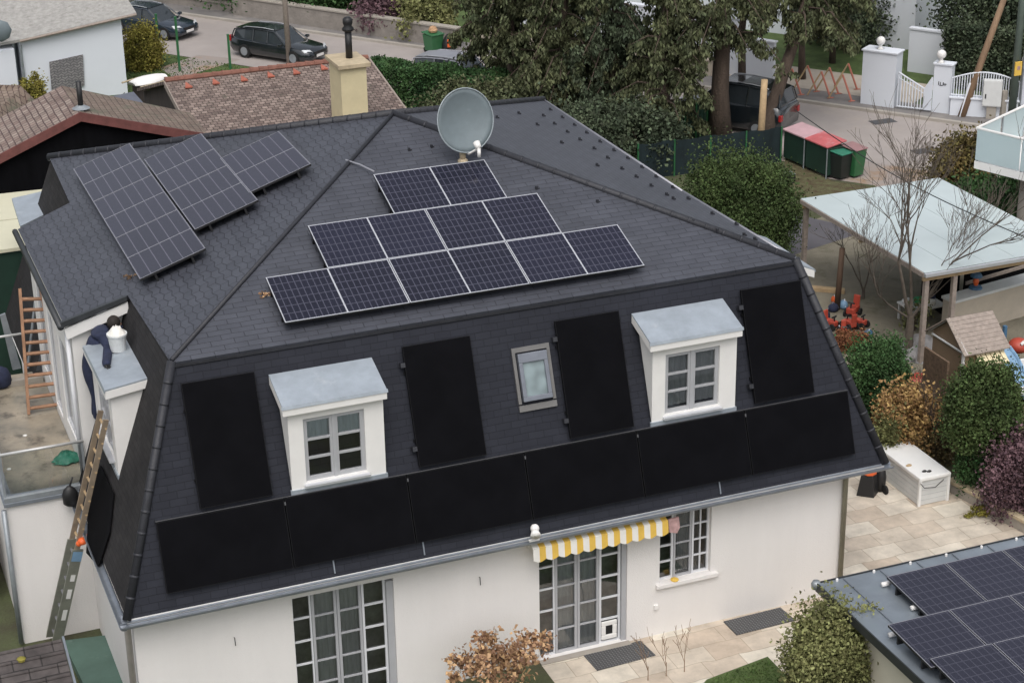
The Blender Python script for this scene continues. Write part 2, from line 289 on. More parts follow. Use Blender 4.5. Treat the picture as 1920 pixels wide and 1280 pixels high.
# ------------------------------------------------------------------ mesh helpers
class MB:
    def __init__(s): s.v = []; s.f = []
    def add(s, vs, fs):
        k = len(s.v); s.v += [tuple(float(c) for c in p) for p in vs]; s.f += [tuple(k+i for i in f) for f in fs]; return s
    def box(s, x0, x1, y0, y1, z0, z1):
        return s.add([(x0,y0,z0),(x1,y0,z0),(x1,y1,z0),(x0,y1,z0),(x0,y0,z1),(x1,y0,z1),(x1,y1,z1),(x0,y1,z1)],
                     [(0,3,2,1),(4,5,6,7),(0,1,5,4),(1,2,6,5),(2,3,7,6),(3,0,4,7)])
    def obox(s, o, ux, uy, uz):
        o, ux, uy, uz = [np.array(a, float) for a in (o, ux, uy, uz)]
        if np.dot(np.cross(ux, uy), uz) < 0: o = o+ux; ux = -ux
        vs = [o, o+ux, o+ux+uy, o+uy, o+uz, o+ux+uz, o+ux+uy+uz, o+uy+uz]
        return s.add(vs, [(0,3,2,1),(4,5,6,7),(0,1,5,4),(1,2,6,5),(2,3,7,6),(3,0,4,7)])
    def poly(s, pts): return s.add(pts, [tuple(range(len(pts)))])
    def slab(s, pts, t):
        """polygon with thickness vector t"""
        t = np.array(t, float); n = len(pts); p = [np.array(q, float) for q in pts]
        return s.add(p+[q+t for q in p], [tuple(range(n)), tuple(range(2*n-1, n-1, -1))]+[(i, n+i, n+(i+1) % n, (i+1) % n) for i in range(n)])
    def tube(s, pts, r, n=8, cap=True):
        pts = [np.array(p, float) for p in pts]; m = len(pts)
        rs = r if hasattr(r, '__len__') else [r]*m
        vs = []; up = None
        for i, p in enumerate(pts):
            d = pts[min(i+1, m-1)]-pts[max(i-1, 0)]; d = d/(np.linalg.norm(d)+1e-9)
            a = np.array([0, 0, 1.0]) if abs(d[2]) < 0.9 else np.array([1.0, 0, 0])
            if up is not None: a = up
            u = np.cross(d, a); u /= np.linalg.norm(u)+1e-9; v = np.cross(d, u); up = np.cross(u, d)*1.0
            up = -v if np.dot(-v, a) > 0 else v
            for k in range(n):
                t = 2*math.pi*k/n; vs.append(p+rs[i]*(u*math.cos(t)+v*math.sin(t)))
        fs = [(i*n+k, i*n+(k+1) % n, (i+1)*n+(k+1) % n, (i+1)*n+k) for i in range(m-1) for k in range(n)]
        if cap: fs += [tuple(range(n))[::-1], tuple(range((m-1)*n, m*n))]
        return s.add(vs, fs)
    def lathe(s, c, prof, n=16, sx=1.0, sy=1.0):
        """prof = (radius, z) pairs from bottom to top about c"""
        c = np.array(c, float); vs = []
        for r, z in prof:
            for k in range(n):
                t = 2*math.pi*k/n; vs.append(c+np.array([r*math.cos(t)*sx, r*math.sin(t)*sy, z]))
        m = len(prof)
        fs = [(i*n+k, i*n+(k+1) % n, (i+1)*n+(k+1) % n, (i+1)*n+k) for i in range(m-1) for k in range(n)]
        fs += [tuple(range(n))[::-1], tuple(range((m-1)*n, m*n))]
        return s.add(vs, fs)
    def ball(s, c, r, n=12, sz=1.0):
        return s.lathe(c, [(max(1e-3, r*math.sin(math.pi*i/8)), -r*sz*math.cos(math.pi*i/8)) for i in range(9)], n)
    def leaves(s, P, size, aspect=1.0, droop=0.0):
        """one small quad per point"""
        P = np.asarray(P, float); N = len(P)
        a = rng.normal(size=(N, 3)); a /= np.linalg.norm(a, axis=1)[:, None]
        if droop: a[:, 2] = -abs(a[:, 2])-droop; a /= np.linalg.norm(a, axis=1)[:, None]
        b = np.cross(a, rng.normal(size=(N, 3))); b /= np.linalg.norm(b, axis=1)[:, None]
        sz = size*(0.6+0.8*rng.random(N))[:, None]
        A = a*sz*aspect; B = b*sz/2
        V = np.stack([P-B, P+A*0.5-B*1.2, P+A, P+A*0.5+B*1.2], 1).reshape(-1, 3)
        k = len(s.v); s.v += [tuple(x) for x in V.tolist()]
        s.f += [(k+4*i, k+4*i+1, k+4*i+2, k+4*i+3) for i in range(N)]
        return s

def root(name, loc, **kw):
    o = bpy.data.objects.new(name, None); col.objects.link(o); o.location = [float(c) for c in loc]
    o.empty_display_size = 0.3
    tag(o, **kw); return o
def tag(o, label=None, cat=None, group=None, kind=None):
    if label: o['label'] = label
    if cat: o['category'] = cat
    if group: o['group'] = group
    if kind: o['kind'] = kind
    return o
def wloc(o):
    v = Vector(o.location)
    while o.parent: o = o.parent; v += Vector(o.location)
    return v
def obj(name, mb, mat, parent=None, smooth=False, bevel=0, label=None, cat=None, group=None, kind=None):
    """mesh in world coordinates; a top-level mesh gets its origin at its base, a child keeps the world offset"""
    me = bpy.data.meshes.new(name)
    if parent is None:
        V = np.array(mb.v); o0 = np.array([(V[:,0].min()+V[:,0].max())/2, (V[:,1].min()+V[:,1].max())/2, V[:,2].min()])
    else: o0 = np.array(wloc(parent))
    V = np.array(mb.v)-o0
    me.from_pydata(V.tolist(), [], mb.f); me.update()
    if smooth: me.polygons.foreach_set('use_smooth', [True]*len(me.polygons))
    o = bpy.data.objects.new(name, me); col.objects.link(o); me.materials.append(mat)
    if parent is None: o.location = o0.tolist()
    else: o.parent = parent
    if bevel:
        b = o.modifiers.new('bevel', 'BEVEL'); b.width = bevel; b.segments = 2; b.limit_method = 'ANGLE'; b.angle_limit = R(40)
    tag(o, label, cat, group, kind); return o
def copytree(o, parent=None):
    c = o.copy(); col.objects.link(c); c.parent = parent
    for ch in [x for x in bpy.data.objects if x.parent == o]: copytree(ch, c)
    return c
def A(*a): return np.array(a, float)
def unit(v): v = np.array(v, float); return v/np.linalg.norm(v)

# ------------------------------------------------------------------ setting
def sheet(name, pts, z, mat): 
    return obj(name, MB().poly([(p[0], p[1], z) for p in pts]), mat, kind='structure')
sheet('ground', [(-250, -60), (300, -60), (300, 330), (-250, 330)], 0.0, m_ground)
dR = unit((0.608, -0.793)); nR = A(0.793, 0.608)
def RD(s, t, z=0.0): return A(*(dR*s+nR*t), z)      # street frame: s along (to the right in view), t across
# s: at (30.17,86.29) s=-50.1 ; at (47.05,66.2) s=-23.9
def band(name, s0, s1, t0, t1, z, mat): return sheet(name, [RD(s0, t0), RD(s1, t0), RD(s1, t1), RD(s0, t1)], z, mat)
band('street', -110, 40, 70.6, 77.2, 0.012, m_asphalt)
sheet('driveway', [G(1470, 238), G(1560, 262), G(1950, 250), G(1950, 470), G(1700, 400), G(1640, 348), G(1556, 336), G(1462, 300)][:8], 0.008, m_drive)
sheet('yard', [G(1480, 430), G(1560, 400), G(1800, 430), G(1960, 560), G(1950, 800), G(1780, 760), G(1690, 740), G(1600, 700), G(1500, 620)], 0.006, m_yard)
sheet('lawn_strip', [RD(-80, 70.5), RD(-52, 70.5), RD(-50, 60), RD(-85, 60)], 0.007, m_lawn)
sheet('gravel_path', [G(300, 128), G(372, 104), G(452, 112), G(330, 150)], 0.016, m_drive)
mb = MB(); mb.obox(RD(-110, 77.2), A(*(dR*150), 0), A(*(nR*0.22), 0), (0, 0, 0.13)); obj('kerb', mb, m_kerb, kind='structure')
mb = MB(); mb.obox(RD(-110, 77.42), A(*(dR*150), 0), A(*(nR*1.6), 0), (0, 0, 0.12)); obj('pavement', mb, m_walk, kind='structure')
band('far_garden', -110, 60, 79.0, 115, 0.05, m_lawn)
# forecourt behind the boundary line on the right (pale slabs)
m_fore = M('pale_forecourt', (0.42, 0.37, 0.31), 0.85, var=0.1, ns=1)
sheet('forecourt', [RD(-37, 79.02), RD(-27.2, 79.02), RD(-27.2, 82.3), RD(-37, 82.3)], 0.125, m_fore)
# patio: right of the house and the strip in front of it
sheet('patio', [(14.0, 34.9), (14.0, 31.9), (19.3, 31.9), (19.3, 24), (31, 24), (29.2, 37.0), (27.0, 39.3), (26.5, 41.5), (21.5, 41.5), (21.5, 34.9)], 0.008, m_stone)
sheet('front_lawn', [(17.2, 32.6), (18.9, 32.9), (18.95, 26), (10, 26), (12.5, 31.2), (15, 31.0)], 0.014, m_lawn)
sheet('flower_bed', [(27.6, 39.4), (29.8, 36.6), (36, 36), (36, 44), (27.5, 45)], 0.007, m_leaflit)
sheet('leaf_litter', [G(1470, 290), G(1560, 340), G(1640, 352), G(1600, 372), G(1480, 372)], 0.012, m_leaflit)

# ------------------------------------------------------------------ the mansard house
P = A(13.76, 43.22, 10.715); ML = A(6.50, 36.0, 8.32); MR = A(20.93, 36.0, 8.335)
BL = A(6.42, 51.04, 8.29); BR = A(20.47, 49.99, 8.50); MRb = A(20.53, 40.96, 8.475)
EZ = 3.56; EL = A(4.80, 34.30, EZ); ER = A(22.62, 34.30, EZ)
WY = 34.74
tanm = 2.389/7.23
nF = unit((0, -tanm, 1)); nL = unit((-tanm, 0, 1)); nRr = unit((tanm, 0, 1))
nM = unit((0, -4.88, 1.751)); nML = unit((-4.88, 0, 1.751))
house = root('mansard_house', (13.4, 43, 0), label='large cream rendered house with a dark slate mansard roof in the middle of the scene', cat='house')

def wallgrid(mb, us, vs, holes, fn, depth):
    """flat wall in (u, v) with rectangular openings; fn(u, v, d) -> world, d = distance behind the face"""
    us = sorted(set(us+[h[0] for h in holes]+[h[1] for h in holes])); vs = sorted(set(vs+[h[2] for h in holes]+[h[3] for h in holes]))
    for i in range(len(us)-1):
        for j in range(len(vs)-1):
            cu, cv = (us[i]+us[i+1])/2, (vs[j]+vs[j+1])/2
            if any(h[0] < cu < h[1] and h[2] < cv < h[3] for h in holes): continue
            mb.poly([fn(us[i], vs[j], 0), fn(us[i+1], vs[j], 0), fn(us[i+1], vs[j+1], 0), fn(us[i], vs[j+1], 0)])
    for a, b, c, d in holes:
        mb.poly([fn(a, c, 0), fn(a, d, 0), fn(a, d, depth), fn(a, c, depth)])
        mb.poly([fn(b, c, depth), fn(b, d, depth), fn(b, d, 0), fn(b, c, 0)])
        mb.poly([fn(a, d, 0), fn(b, d, 0), fn(b, d, depth), fn(a, d, depth)])
        mb.poly([fn(a, c, depth), fn(b, c, depth), fn(b, c, 0), fn(a, c, 0)])

def grid_frame(mb, fn, u0, u1, v0, v1, nx, ny, ft, mt, d0=0.0, d1=0.05, panes=None):
    def bar(a, b, c, d, e0=d0, e1=d1):
        o = A(*fn(a, c, e1)); mb.obox(o, A(*fn(b, c, e1))-o, A(*fn(a, d, e1))-o, A(*fn(a, c, e0))-o)
    bar(u0, u0+ft, v0, v1); bar(u1-ft, u1, v0, v1); bar(u0+ft, u1-ft, v0, v0+ft); bar(u0+ft, u1-ft, v1-ft, v1)
    for i in range(1, nx):
        c = u0+ft+(u1-u0-2*ft)*i/nx; bar(c-mt/2, c+mt/2, v0+ft, v1-ft, d0+0.008, d1-0.008)
    for j in range(1, ny):
        c = v0+ft+(v1-v0-2*ft)*j/ny
        for i in range(nx):
            a = u0+ft+(u1-u0-2*ft)*i/nx+(mt/2 if i else 0); b = u0+ft+(u1-u0-2*ft)*(i+1)/nx-(mt/2 if i < nx-1 else 0)
            bar(a, b, c-mt/2, c+mt/2, d0+0.008, d1-0.008)

def window(parent, fn, u0, u1, v0, v1, sections, base=0.12, room=0.5, curtain=None, name='window', whole=m_frame):
    """sections = (u from, u to, nx, ny, frame t, muntin t, material, part name); panes, curtain and dark room behind"""
    wn = None
    for k, (a, b, nx, ny, ft, mt, mat, pn) in enumerate(sections):
        mb = MB(); grid_frame(mb, fn, a, b, v0, v1, nx, ny, ft, mt, base, base+0.06)
        o = obj(pn, mb, mat, parent)
        mb = MB(); mb.poly([fn(a+ft*.5, v0+ft*.5, base+0.045), fn(b-ft*.5, v0+ft*.5, base+0.045), fn(b-ft*.5, v1-ft*.5, base+0.045), fn(a+ft*.5, v1-ft*.5, base+0.045)])
        obj('pane', mb, m_glass, o if parent.parent is None else parent)
        if wn is None: wn = o
    mb = MB(); mb.poly([fn(u0, v0, base+room), fn(u1, v0, base+room), fn(u1, v1, base+room), fn(u0, v1, base+room)])
    mb.poly([fn(u0, v0, base+0.061), fn(u1, v0, base+0.061), fn(u1, v0, base+room), fn(u0, v0, base+room)])
    tgt = wn if parent.parent is None else parent
    obj('dark_interior', mb, m_room, tgt)
    if curtain:
        for (a, b, c, d, mat) in curtain:
            mb = MB(); n = 26
            for i in range(n):
                x0 = a+(b-a)*i/n; x1 = a+(b-a)*(i+1)/n; e0 = base+0.10+0.02*math.sin(i*1.9); e1 = base+0.10+0.02*math.sin((i+1)*1.9)
                mb.poly([fn(x0, c, e0), fn(x1, c, e1), fn(x1, d, e1), fn(x0, d, e0)])
            obj('curtain', mb, mat, tgt)
    return wn

F0 = lambda u, v, d: (u, WY+d, v)
# walls
D1 = (8.35, 10.62, 0.04, 2.98); D2 = (14.03, 16.2, 0.04, 2.95); W3 = (17.02, 18.33, 1.38, 3.12)
mb = MB(); wallgrid(mb, [4.97, 21.8], [0, 3.42], [D1, D2, W3], F0, 0.14)
mb.poly([(21.8, WY, 0), (21.8, 50.5, 0), (21.8, 50.5, 3.42), (21.8, WY, 3.42)])
mb.poly([(4.97, 50.5, 0), (4.97, WY, 0), (4.97, WY, 3.42), (4.97, 50.5, 3.42)])
mb.poly([(21.8, 50.5, 0), (4.97, 50.5, 0), (4.97, 50.5, 3.42), (21.8, 50.5, 3.42)])
obj('wall', mb, m_render, house)
mb = MB(); mb.poly([(4.8, 34.3, EZ-.10), (22.6, 34.3, EZ-.10), (22.6, 51.5, EZ-.10), (4.8, 51.5, EZ-.10)]); mb.poly([(4.8, 34.3, EZ-.102), (4.8, 34.3, EZ), (22.6, 34.3, EZ), (22.6, 34.3, EZ-.102)])
obj('eaves_soffit', mb, m_white, house)
# doors and the kitchen window
def secs(a, b, lay): return [(a+(b-a)*x0, a+(b-a)*x1, nx, ny, ft, mt, mt_, pn) for (x0, x1, nx, ny, ft, mt, mt_, pn) in lay]
lay = [(0, .205, 1, 5, .035, .035, m_wframe, 'side_light'), (.21, .475, 1, 5, .06, .035, m_frame, 'door_leaf'), (.48, .74, 1, 5, .06, .035, m_frame, 'door_leaf'), (.745, 1, 1, 5, .05, .04, m_wframe, 'side_light')]
m_net = M('grey_net_curtain', (0.42, 0.41, 0.40), 0.9, var=0.15, ns=9, streak=True)
window(house, F0, D1[0], D1[1], D1[2], D1[3], secs(D1[0], D1[1]-0.16, lay), curtain=[(8.86, 9.95, .1, 2.9, m_net)])
window(house, F0, D2[0], D2[1], D2[2], D2[3], secs(D2[0], D2[1]-0.12, lay), curtain=[(14.5, 15.6, .1, 2.9, m_net)])
lay3 = [(0, .30, 1, 4, .045, .035, m_wframe, 'side_light'), (.31, .66, 1, 4, .05, .03, m_frame, 'window_sash'), (.67, 1, 2, 4, .045, .03, m_wframe, 'side_light')]
window(house, F0, W3[0], W3[1], W3[2], W3[3], secs(W3[0], W3[1], lay3), curtain=[(17.4, 17.85, 1.45, 3.05, m_net)])
for (a, b, z) in ((D1[1]-0.155, D1[1]-0.003, 0), (D2[1]-0.115, D2[1]-0.003, 0)):
    mb = MB(); mb.box(a, b, WY+0.04, WY+0.16, 0.04, 2.9); obj('shutter_rail', mb, m_frame, house)
mb = MB(); mb.box(16.92, 18.5, WY-0.10, WY+0.11, 1.27, 1.375); obj('window_sill', mb, m_render, house, bevel=0.01)
mb = MB(); mb.box(14.0, 16.25, WY-0.18, WY+0.13, 0.012, 0.038); obj('door_sill', mb, m_concrete, house)
# cat flap in the lowest pane
cf = root('cat_flap', (15.88, WY+.08, .15), label='white square cat flap in the lowest pane of the right hand glass door', cat='cat flap')
mb = MB(); x0, x1, z0, z1 = 15.60, 15.99, 0.14, 0.62
mb.box(x0, x1, WY+.07, WY+.115, z0, z0+.12); mb.box(x0, x1, WY+.07, WY+.115, z1-.12, z1); mb.box(x0, x0+.11, WY+.07, WY+.115, z0+.12, z1-.12); mb.box(x1-.11, x1, WY+.07, WY+.115, z0+.12, z1-.12)
obj('flap_frame', mb, m_white, cf, bevel=0.02)
mb = MB(); mb.box(x0+.11, x1-.11, WY+.10, WY+.112, z0+.12, z1-.12); obj('flap', mb, m_plastic_b, cf)
# upper roof planes
def slabroof(name, pts, n, mat, t=0.10):
    n = unit(n); mb = MB(); p = [A(*q) for q in pts]
    mb.slab([q-n*t for q in p], n*t); return obj(name, mb, mat, house)
ov = 0.05
slabroof('front_roof', [ML+A(-.03, -ov, -.02), MR+A(.03, -ov, -.02), P], nF, m_slate_f)
WE1 = A(4.95, 40.24, 7.80); WE2 = A(4.93, 46.92, 7.80); N1 = A(6.30, 47.1, 8.25)
slabroof('side_roof', [P, BL, N1, WE2, WE1, A(6.40, 40.06, 8.285), ML+A(-.03, -.03, 0)], nL, m_slate_l)
slabroof('garden_roof', [P, MR+A(.03, -.03, 0), MRb, BR], nRr, m_slate_r)
slabroof('back_roof', [P, BR, BL], (0, tanm, 1), m_slate_f)
# mansard faces
mb = MB(); mb.poly([EL, ER, MR+A(0, 0, -.06), ML+A(0, 0, -.06)]); obj('front_mansard', mb, m_mans_f, house)
mb = MB(); mb.poly([A(4.8, 40.29, EZ), EL, ML+A(0, 0, -.06), A(6.46, 40.29, 8.23)]); obj('side_mansard', mb, m_mans_l, house); mb = MB(); mb.poly([A(4.8, 51.9, EZ), A(4.8, 46.81, EZ), A(6.42, 46.81, 8.2), A(6.45, 51, 8.23)]); obj('rear_side_mansard', mb, m_mans_l, house)
mb = MB(); mb.poly([ER, A(22.62, 51.5, EZ), BR+A(0, 0, -.06), MR+A(0, 0, -.06)]); obj('garden_mansard', mb, m_mans_l, house)
# caps along hips and ridges
def cap(name, a, b, r=.085, mat=m_ridge, lift=.0, seg=0):
    a = A(*a)+A(0, 0, lift); b = A(*b)+A(0, 0, lift); mb = MB()
    n = max(1, int(np.linalg.norm(b-a)/0.42)) if seg else 1
    mb.tube([a, b], r*.93, 12)
    for i in range(1, n):
        p = a+(b-a)*i/n; mb.tube([p-unit(b-a)*.03, p+unit(b-a)*.03], r*.985, 12)
    return obj(name, mb, mat, house, smooth=True)
cap('hip_cap', P, ML, .055, lift=.02); cap('hip_cap', P, MR, .10, seg=1); cap('ridge_cap', P, BL, .12, seg=1); cap('ridge_cap', P, BR, .11, seg=1)
cap('hip_cap', ML, EL, .10, seg=1); cap('hip_cap', MR+A(0.02, 0, 0), ER, .11, seg=1)
cap('edge_flashing', MR, MRb, .04, m_alu_d); cap('edge_flashing', MRb, BR, .04, m_alu_d)
# eaves course of the upper roof over the mansard
mb = MB(); mb.slab([ML+A(-.03, -.06, -.13), MR+A(.03, -.06, -.13), MR+A(.03, .05, -.13), ML+A(-.03, .05, -.13)], (0, 0, .06)); obj('break_moulding', mb, m_ridge, house)
# gutters
def gutter(a, b, side):
    a, b, s = A(*a), A(*b), A(*side); mb = MB(); prof = []
    r = .095
    for k in range(9):
        t = math.pi*k/8; prof.append((-math.cos(t)*r, -math.sin(t)*r))
    prof2 = [(p[0]*.82, p[1]*.8+.0) for p in prof][::-1]
    ring = prof+prof2; n = len(ring); vs = [q+s*u+A(0, 0, v) for q in (a, b) for u, v in ring]
    mb.add(vs, [(i, (i+1) % n, n+(i+1) % n, n+i) for i in range(n)]+[tuple(range(n))[::-1], tuple(range(n, 2*n))])
    return obj('gutter', mb, m_gutter, house, smooth=False)
gutter((4.66, 34.26, 3.46), (22.78, 34.26, 3.50), (0, -1, 0)); gutter((4.72, 40.1, 3.46), (4.72, 34.2, 3.46), (-1, 0, 0))
mb = MB(); mb.obox((4.7, 34.26, 3.50), (18.05, 0, 0.03), (0, .18, .08), (0, 0, .012)); obj('eaves_sheet', mb, m_gutter, house)
for x in (9.2, 11.2, 18.3):
    mb = MB(); y0 = 34.3; mb.obox((x, y0+.02, 3.63), (.03, 0, 0), (0, .12, .34), (0, -.02, .01)); obj('gutter_strap', mb, m_gutter, house)
mb = MB(); mb.tube([(21.74, WY-.3, 3.42), (21.80, WY-.09, 3.2), (21.80, WY-.09, 0.05)], .065, 10); obj('downpipe', mb, M('olive_downpipe', (0.22, 0.205, 0.15), .6, var=.12), house, smooth=True)
mb = MB(); mb.tube([(4.85, 34.4, 3.4), (4.85, 34.72, 3.1), (4.85, 34.72, 0.05)], .07, 10); obj('downpipe', mb, M('pale_downpipe', (0.40, 0.37, 0.34), .6), house, smooth=True)
# snow guards on the garden side roof (little dark hooks)
def hook(px, py, n=nRr):
    q = PL(px, py, P+n*.02, n); mb = MB(); mb.box(q[0]-.025, q[0]+.025, q[1]-.03, q[1]+.03, q[2]-.05, q[2]+.05); mb.box(q[0]-.02, q[0]+.07, q[1]-.012, q[1]+.012, q[2]-.05, q[2]+.0)
    obj('snow_guard', mb, m_ridge, house)
for (zx, zy) in [(868,655),(990,632),(1127,645),(1165,612),(1232,655),(1092,695),(1188,690),(1300,697),(1260,735),(1368,740),(1330,778),(1442,790),(1228,795),(1410,828),(1520,838),(1485,880),(1597,882),(1427,922),(1565,940),(1676,932),(1645,985),(1755,985),(1728,1035),(1848,1045),(1815,1085)]:
    hook(640+zx/2.977, zy/2.977)
for (px, py) in [(1290,372),(1335,400),(1300,415),(1345,432),(1380,420),(1415,448),(1395,440),(1262,372),(1440,462)]: hook(px, py)
for (px, py) in [(767,281),(809,275),(1006,353),(1120,378)]: hook(px, py, nF)

# dormers: (u, v, d) frame with d = distance behind the dormer face
def dormer(fn, u0, u1, z0, zt, win, ohl=.22, ohr=.12, front=.3, back_z=7.74, slope=.359, holes=True, curt=True, zf=7.30):
    d_at = lambda z: (z-z0)*slope
    body = MB()
    wallgrid(body, [u0, u1], [z0, zt], [win] if win else [], fn, .1)
    for u in (u0, u1):
        body.poly([fn(u, z0, 0), fn(u, zt, 0), fn(u, back_z-.08, d_at(back_z)), fn(u, back_z-.3, d_at(back_z-.3)+.02)])
    d = obj('dormer', body, m_white, house)
    ra = MB(); a, b = u0-ohl, u1+ohr
    q = [A(*fn(a, zf, -front)), A(*fn(b, zf, -front)), A(*fn(b, back_z, d_at(back_z))), A(*fn(a, back_z, d_at(back_z)))]
    ra.slab(q, (0, 0, .035)); ra.slab([A(*fn(a-.02, zf-.03, -front-.02)), A(*fn(b+.02, zf-.03, -front-.02)), A(*fn(b+.02, zf+.037, -front-.0)), A(*fn(a-.02, zf+.037, -front-.0))], A(*fn(0, 0, .015))-A(*fn(0, 0, 0)))
    obj('dormer_roof', ra, m_zinc, d)
    fa = MB(); fa.slab([q[0]-A(0, 0, .19), q[1]-A(0, 0, .19), q[2]-A(0, 0, .19), q[3]-A(0, 0, .19)], (0, 0, .188)); obj('fascia', fa, m_white, d, bevel=.01)
    if win:
        wu = (win[0]+win[1])/2
        fr = MB(); grid_frame(fr, fn, win[0], wu-.0, win[2], win[3], 1, 3, .09, .05, .05, .11); grid_frame(fr, fn, wu, win[1], win[2], win[3], 1, 3, .09, .05, .05, .11)
        o = fn(wu-.035, win[2], .05); fr.obox(o, A(*fn(wu+.035, win[2], .05))-o, A(*fn(wu-.035, win[3], .05))-o, A(*fn(wu-.035, win[2], .03))-o)
        wo = obj('window', fr, m_frame, d)
        pn = MB(); pn.poly([fn(win[0]+.04, win[2]+.04, .095), fn(win[1]-.04, win[2]+.04, .095), fn(win[1]-.04, win[3]-.04, .095), fn(win[0]+.04, win[3]-.04, .095)]); obj('pane', pn, m_glass, d)
        rm = MB(); rm.poly([fn(win[0], win[2], .45), fn(win[1], win[2], .45), fn(win[1], win[3], .45), fn(win[0], win[3], .45)]); rm.poly([fn(win[0], win[2], .12), fn(win[1], win[2], .12), fn(win[1], win[2], .45), fn(win[0], win[2], .45)]); obj('dark_interior', rm, m_room, d)
        if curt:
            cu = MB(); n = 30; c0 = win[3]-(win[3]-win[2])*(.36 if curt == 1 else .9)
            for i in range(n):
                a_, b_ = win[0]+(win[1]-win[0])*i/n, win[0]+(win[1]-win[0])*(i+1)/n
                cu.poly([fn(a_, c0, .13+.015*math.sin(i*2)), fn(b_, c0, .13+.015*math.sin(i*2+2)), fn(b_, win[3], .13+.015*math.sin(i*2+2)), fn(a_, win[3], .13+.015*math.sin(i*2))])
            obj('curtain', cu, m_curtain if curt == 1 else m_net, d)
        si = MB(); si.obox(fn(win[0]-.05, win[2]-.09, .0), A(*fn(win[1]+.05, 0, 0))-A(*fn(win[0]-.05, 0, 0)), A(*fn(0, 0, -.12))-A(*fn(0, 0, 0)), (0, 0, .05)); obj('sill', si, m_alu, d)
    fl = MB(); fl.obox(fn(u0-.03, z0-.05, -.03), A(*fn(u1+.03, 0, 0))-A(*fn(u0-.03, 0, 0)), A(*fn(0, 0, .06))-A(*fn(0, 0, 0)), (0, 0, .10)); obj('apron_flashing', fl, m_zinc, d)
    return d
for (u0, u1, ct) in ((8.56, 10.62, 1), (16.84, 18.92, 2)):
    dormer(lambda u, v, d: (u, 34.9+d, v), u0, u1, 5.40, 7.25, (u0+.32, u1-.42, 5.58, 7.03), curt=ct, front=.16, ohl=.13, ohr=.05, zf=7.42)
dormer(lambda u, v, d: (5.40+d, u, v), 37.42, 39.75, 5.22, 7.2, (37.8, 39.4, 5.5, 6.95), front=.12, ohl=.12, ohr=.12, slope=.359, back_z=7.42)
g = G(1528, 505, 7.33)
dormer(lambda u, v, d: (g[0]-.12-d, u, v), g[1]+.12, g[1]+2.3, 5.3, 7.2, None, front=.12, ohl=.12, ohr=.12)

# roof window
sk = root('x', (0, 0, 0)); bpy.data.objects.remove(sk)
def onM(x, z, lift=0): 
    y = 36.0-(8.32-z)*1.751/4.88; return A(x, y, z)+nM*lift
fb = MB(); a, b, c, d_ = 13.80, 14.68, 6.13, 7.45
up = unit(onM(0, 1)-onM(0, 0)); ux = A(1, 0, 0)
def mbar(mb, x0, x1, z0, z1, l0, l1): o = onM(x0, z0, l0); mb.obox(o, ux*(x1-x0), onM(x0, z1, l0)-o, nM*(l1-l0))
for (x0, x1, z0, z1) in ((a, b, d_-.10, d_), (a, b, c, c+.13), (a, a+.07, c+.16, d_-.10), (b-.07, b, c+.16, d_-.10)): mbar(fb, x0, x1, z0, z1, .0, .05)
rw = obj('roof_window', fb, M('pale_flashing', (0.17, 0.165, 0.16), .5, .2, var=.12), house, label='small tilted roof window between two upright black panels')
fb = MB()
for (x0, x1, z0, z1) in ((a+.1, b-.1, d_-.32, d_-.13), (a+.1, b-.1, c+.2, c+.30), (a+.1, a+.19, c+.30, d_-.32), (b-.19, b-.1, c+.30, d_-.32)): mbar(fb, x0, x1, z0, z1, .02, .13)
obj('sash', fb, M('blue_grey_sash', (0.20, 0.215, 0.25), .4, .3), rw, bevel=.01)
fb = MB(); mbar(fb, a+.19, b-.19, c+.30, d_-.32, .05, .08); obj('pane', fb, M('milky_roof_pane', (0.06, 0.075, 0.08), .08, var=.5, ns=1.3, c2=(0.2, 0.25, 0.26), detail=2), rw)

# wing on the left (walls under the extended side roof)
wg = MB(); XW = 5.10
Wf = lambda u, v, d: (XW+d, u, v)
wins = [(40.9, 42.1, 4.3, 6.7), (42.6, 43.6, 4.0, 6.6), (44.3, 46.0, 4.3, 6.6)]
wallgrid(wg, [40.30, 46.8], [0, 7.66], wins, lambda u, v, d: (XW+d, 87.1-u, v), .08)
wg.poly([(XW, 40.3, 0), (6.6, 40.3, 0), (6.6, 40.3, 8.1), (XW, 40.3, 7.66)]); wg.poly([(6.6, 46.8, 0), (XW, 46.8, 0), (XW, 46.8, 7.66), (6.6, 46.8, 8.1)])
wing = obj('wing_wall', wg, m_white, house)
for wn_ in wins:
    mb = MB(); grid_frame(mb, lambda u, v, d: (XW+d, 87.1-u, v), wn_[0], wn_[1], wn_[2], wn_[3], 2, 1, .07, .05, .03, .08); o = obj('window', mb, m_wframe, house)
    mb = MB(); mb.poly([(XW+.07, 87.1-wn_[0], wn_[2]), (XW+.07, 87.1-wn_[1], wn_[2]), (XW+.07, 87.1-wn_[1], wn_[3]), (XW+.07, 87.1-wn_[0], wn_[3])]); obj('pane', mb, m_cglass, o)
mb = MB(); mb.slab([WE1+A(.0, -.03, -.14), A(6.38, 40.03, 8.14), A(6.38, 40.03, 7.90), WE1+A(.05, -.03, -.40)], (0, .05, 0)); obj('verge_board', mb, m_white, house)
mb = MB(); mb.slab([WE1+A(-.06, -.08, -.10), A(6.36, 39.98, 8.19), A(6.36, 39.98, 8.30), WE1+A(-.06, -.08, .04)], (0, .1, 0)); obj('verge_trim', mb, m_edge, house)
mb = MB(); mb.tube([WE1+A(-.07, -.08, -.07), WE2+A(-.07, .05, -.07)], .075, 8); obj('gutter', mb, m_edge, house, smooth=True)
mb = MB(); mb.tube([(5.02, 40.36, 7.6), (5.02, 40.36, 3.7)], .05, 8); obj('downpipe', mb, m_wframe, house, smooth=True)
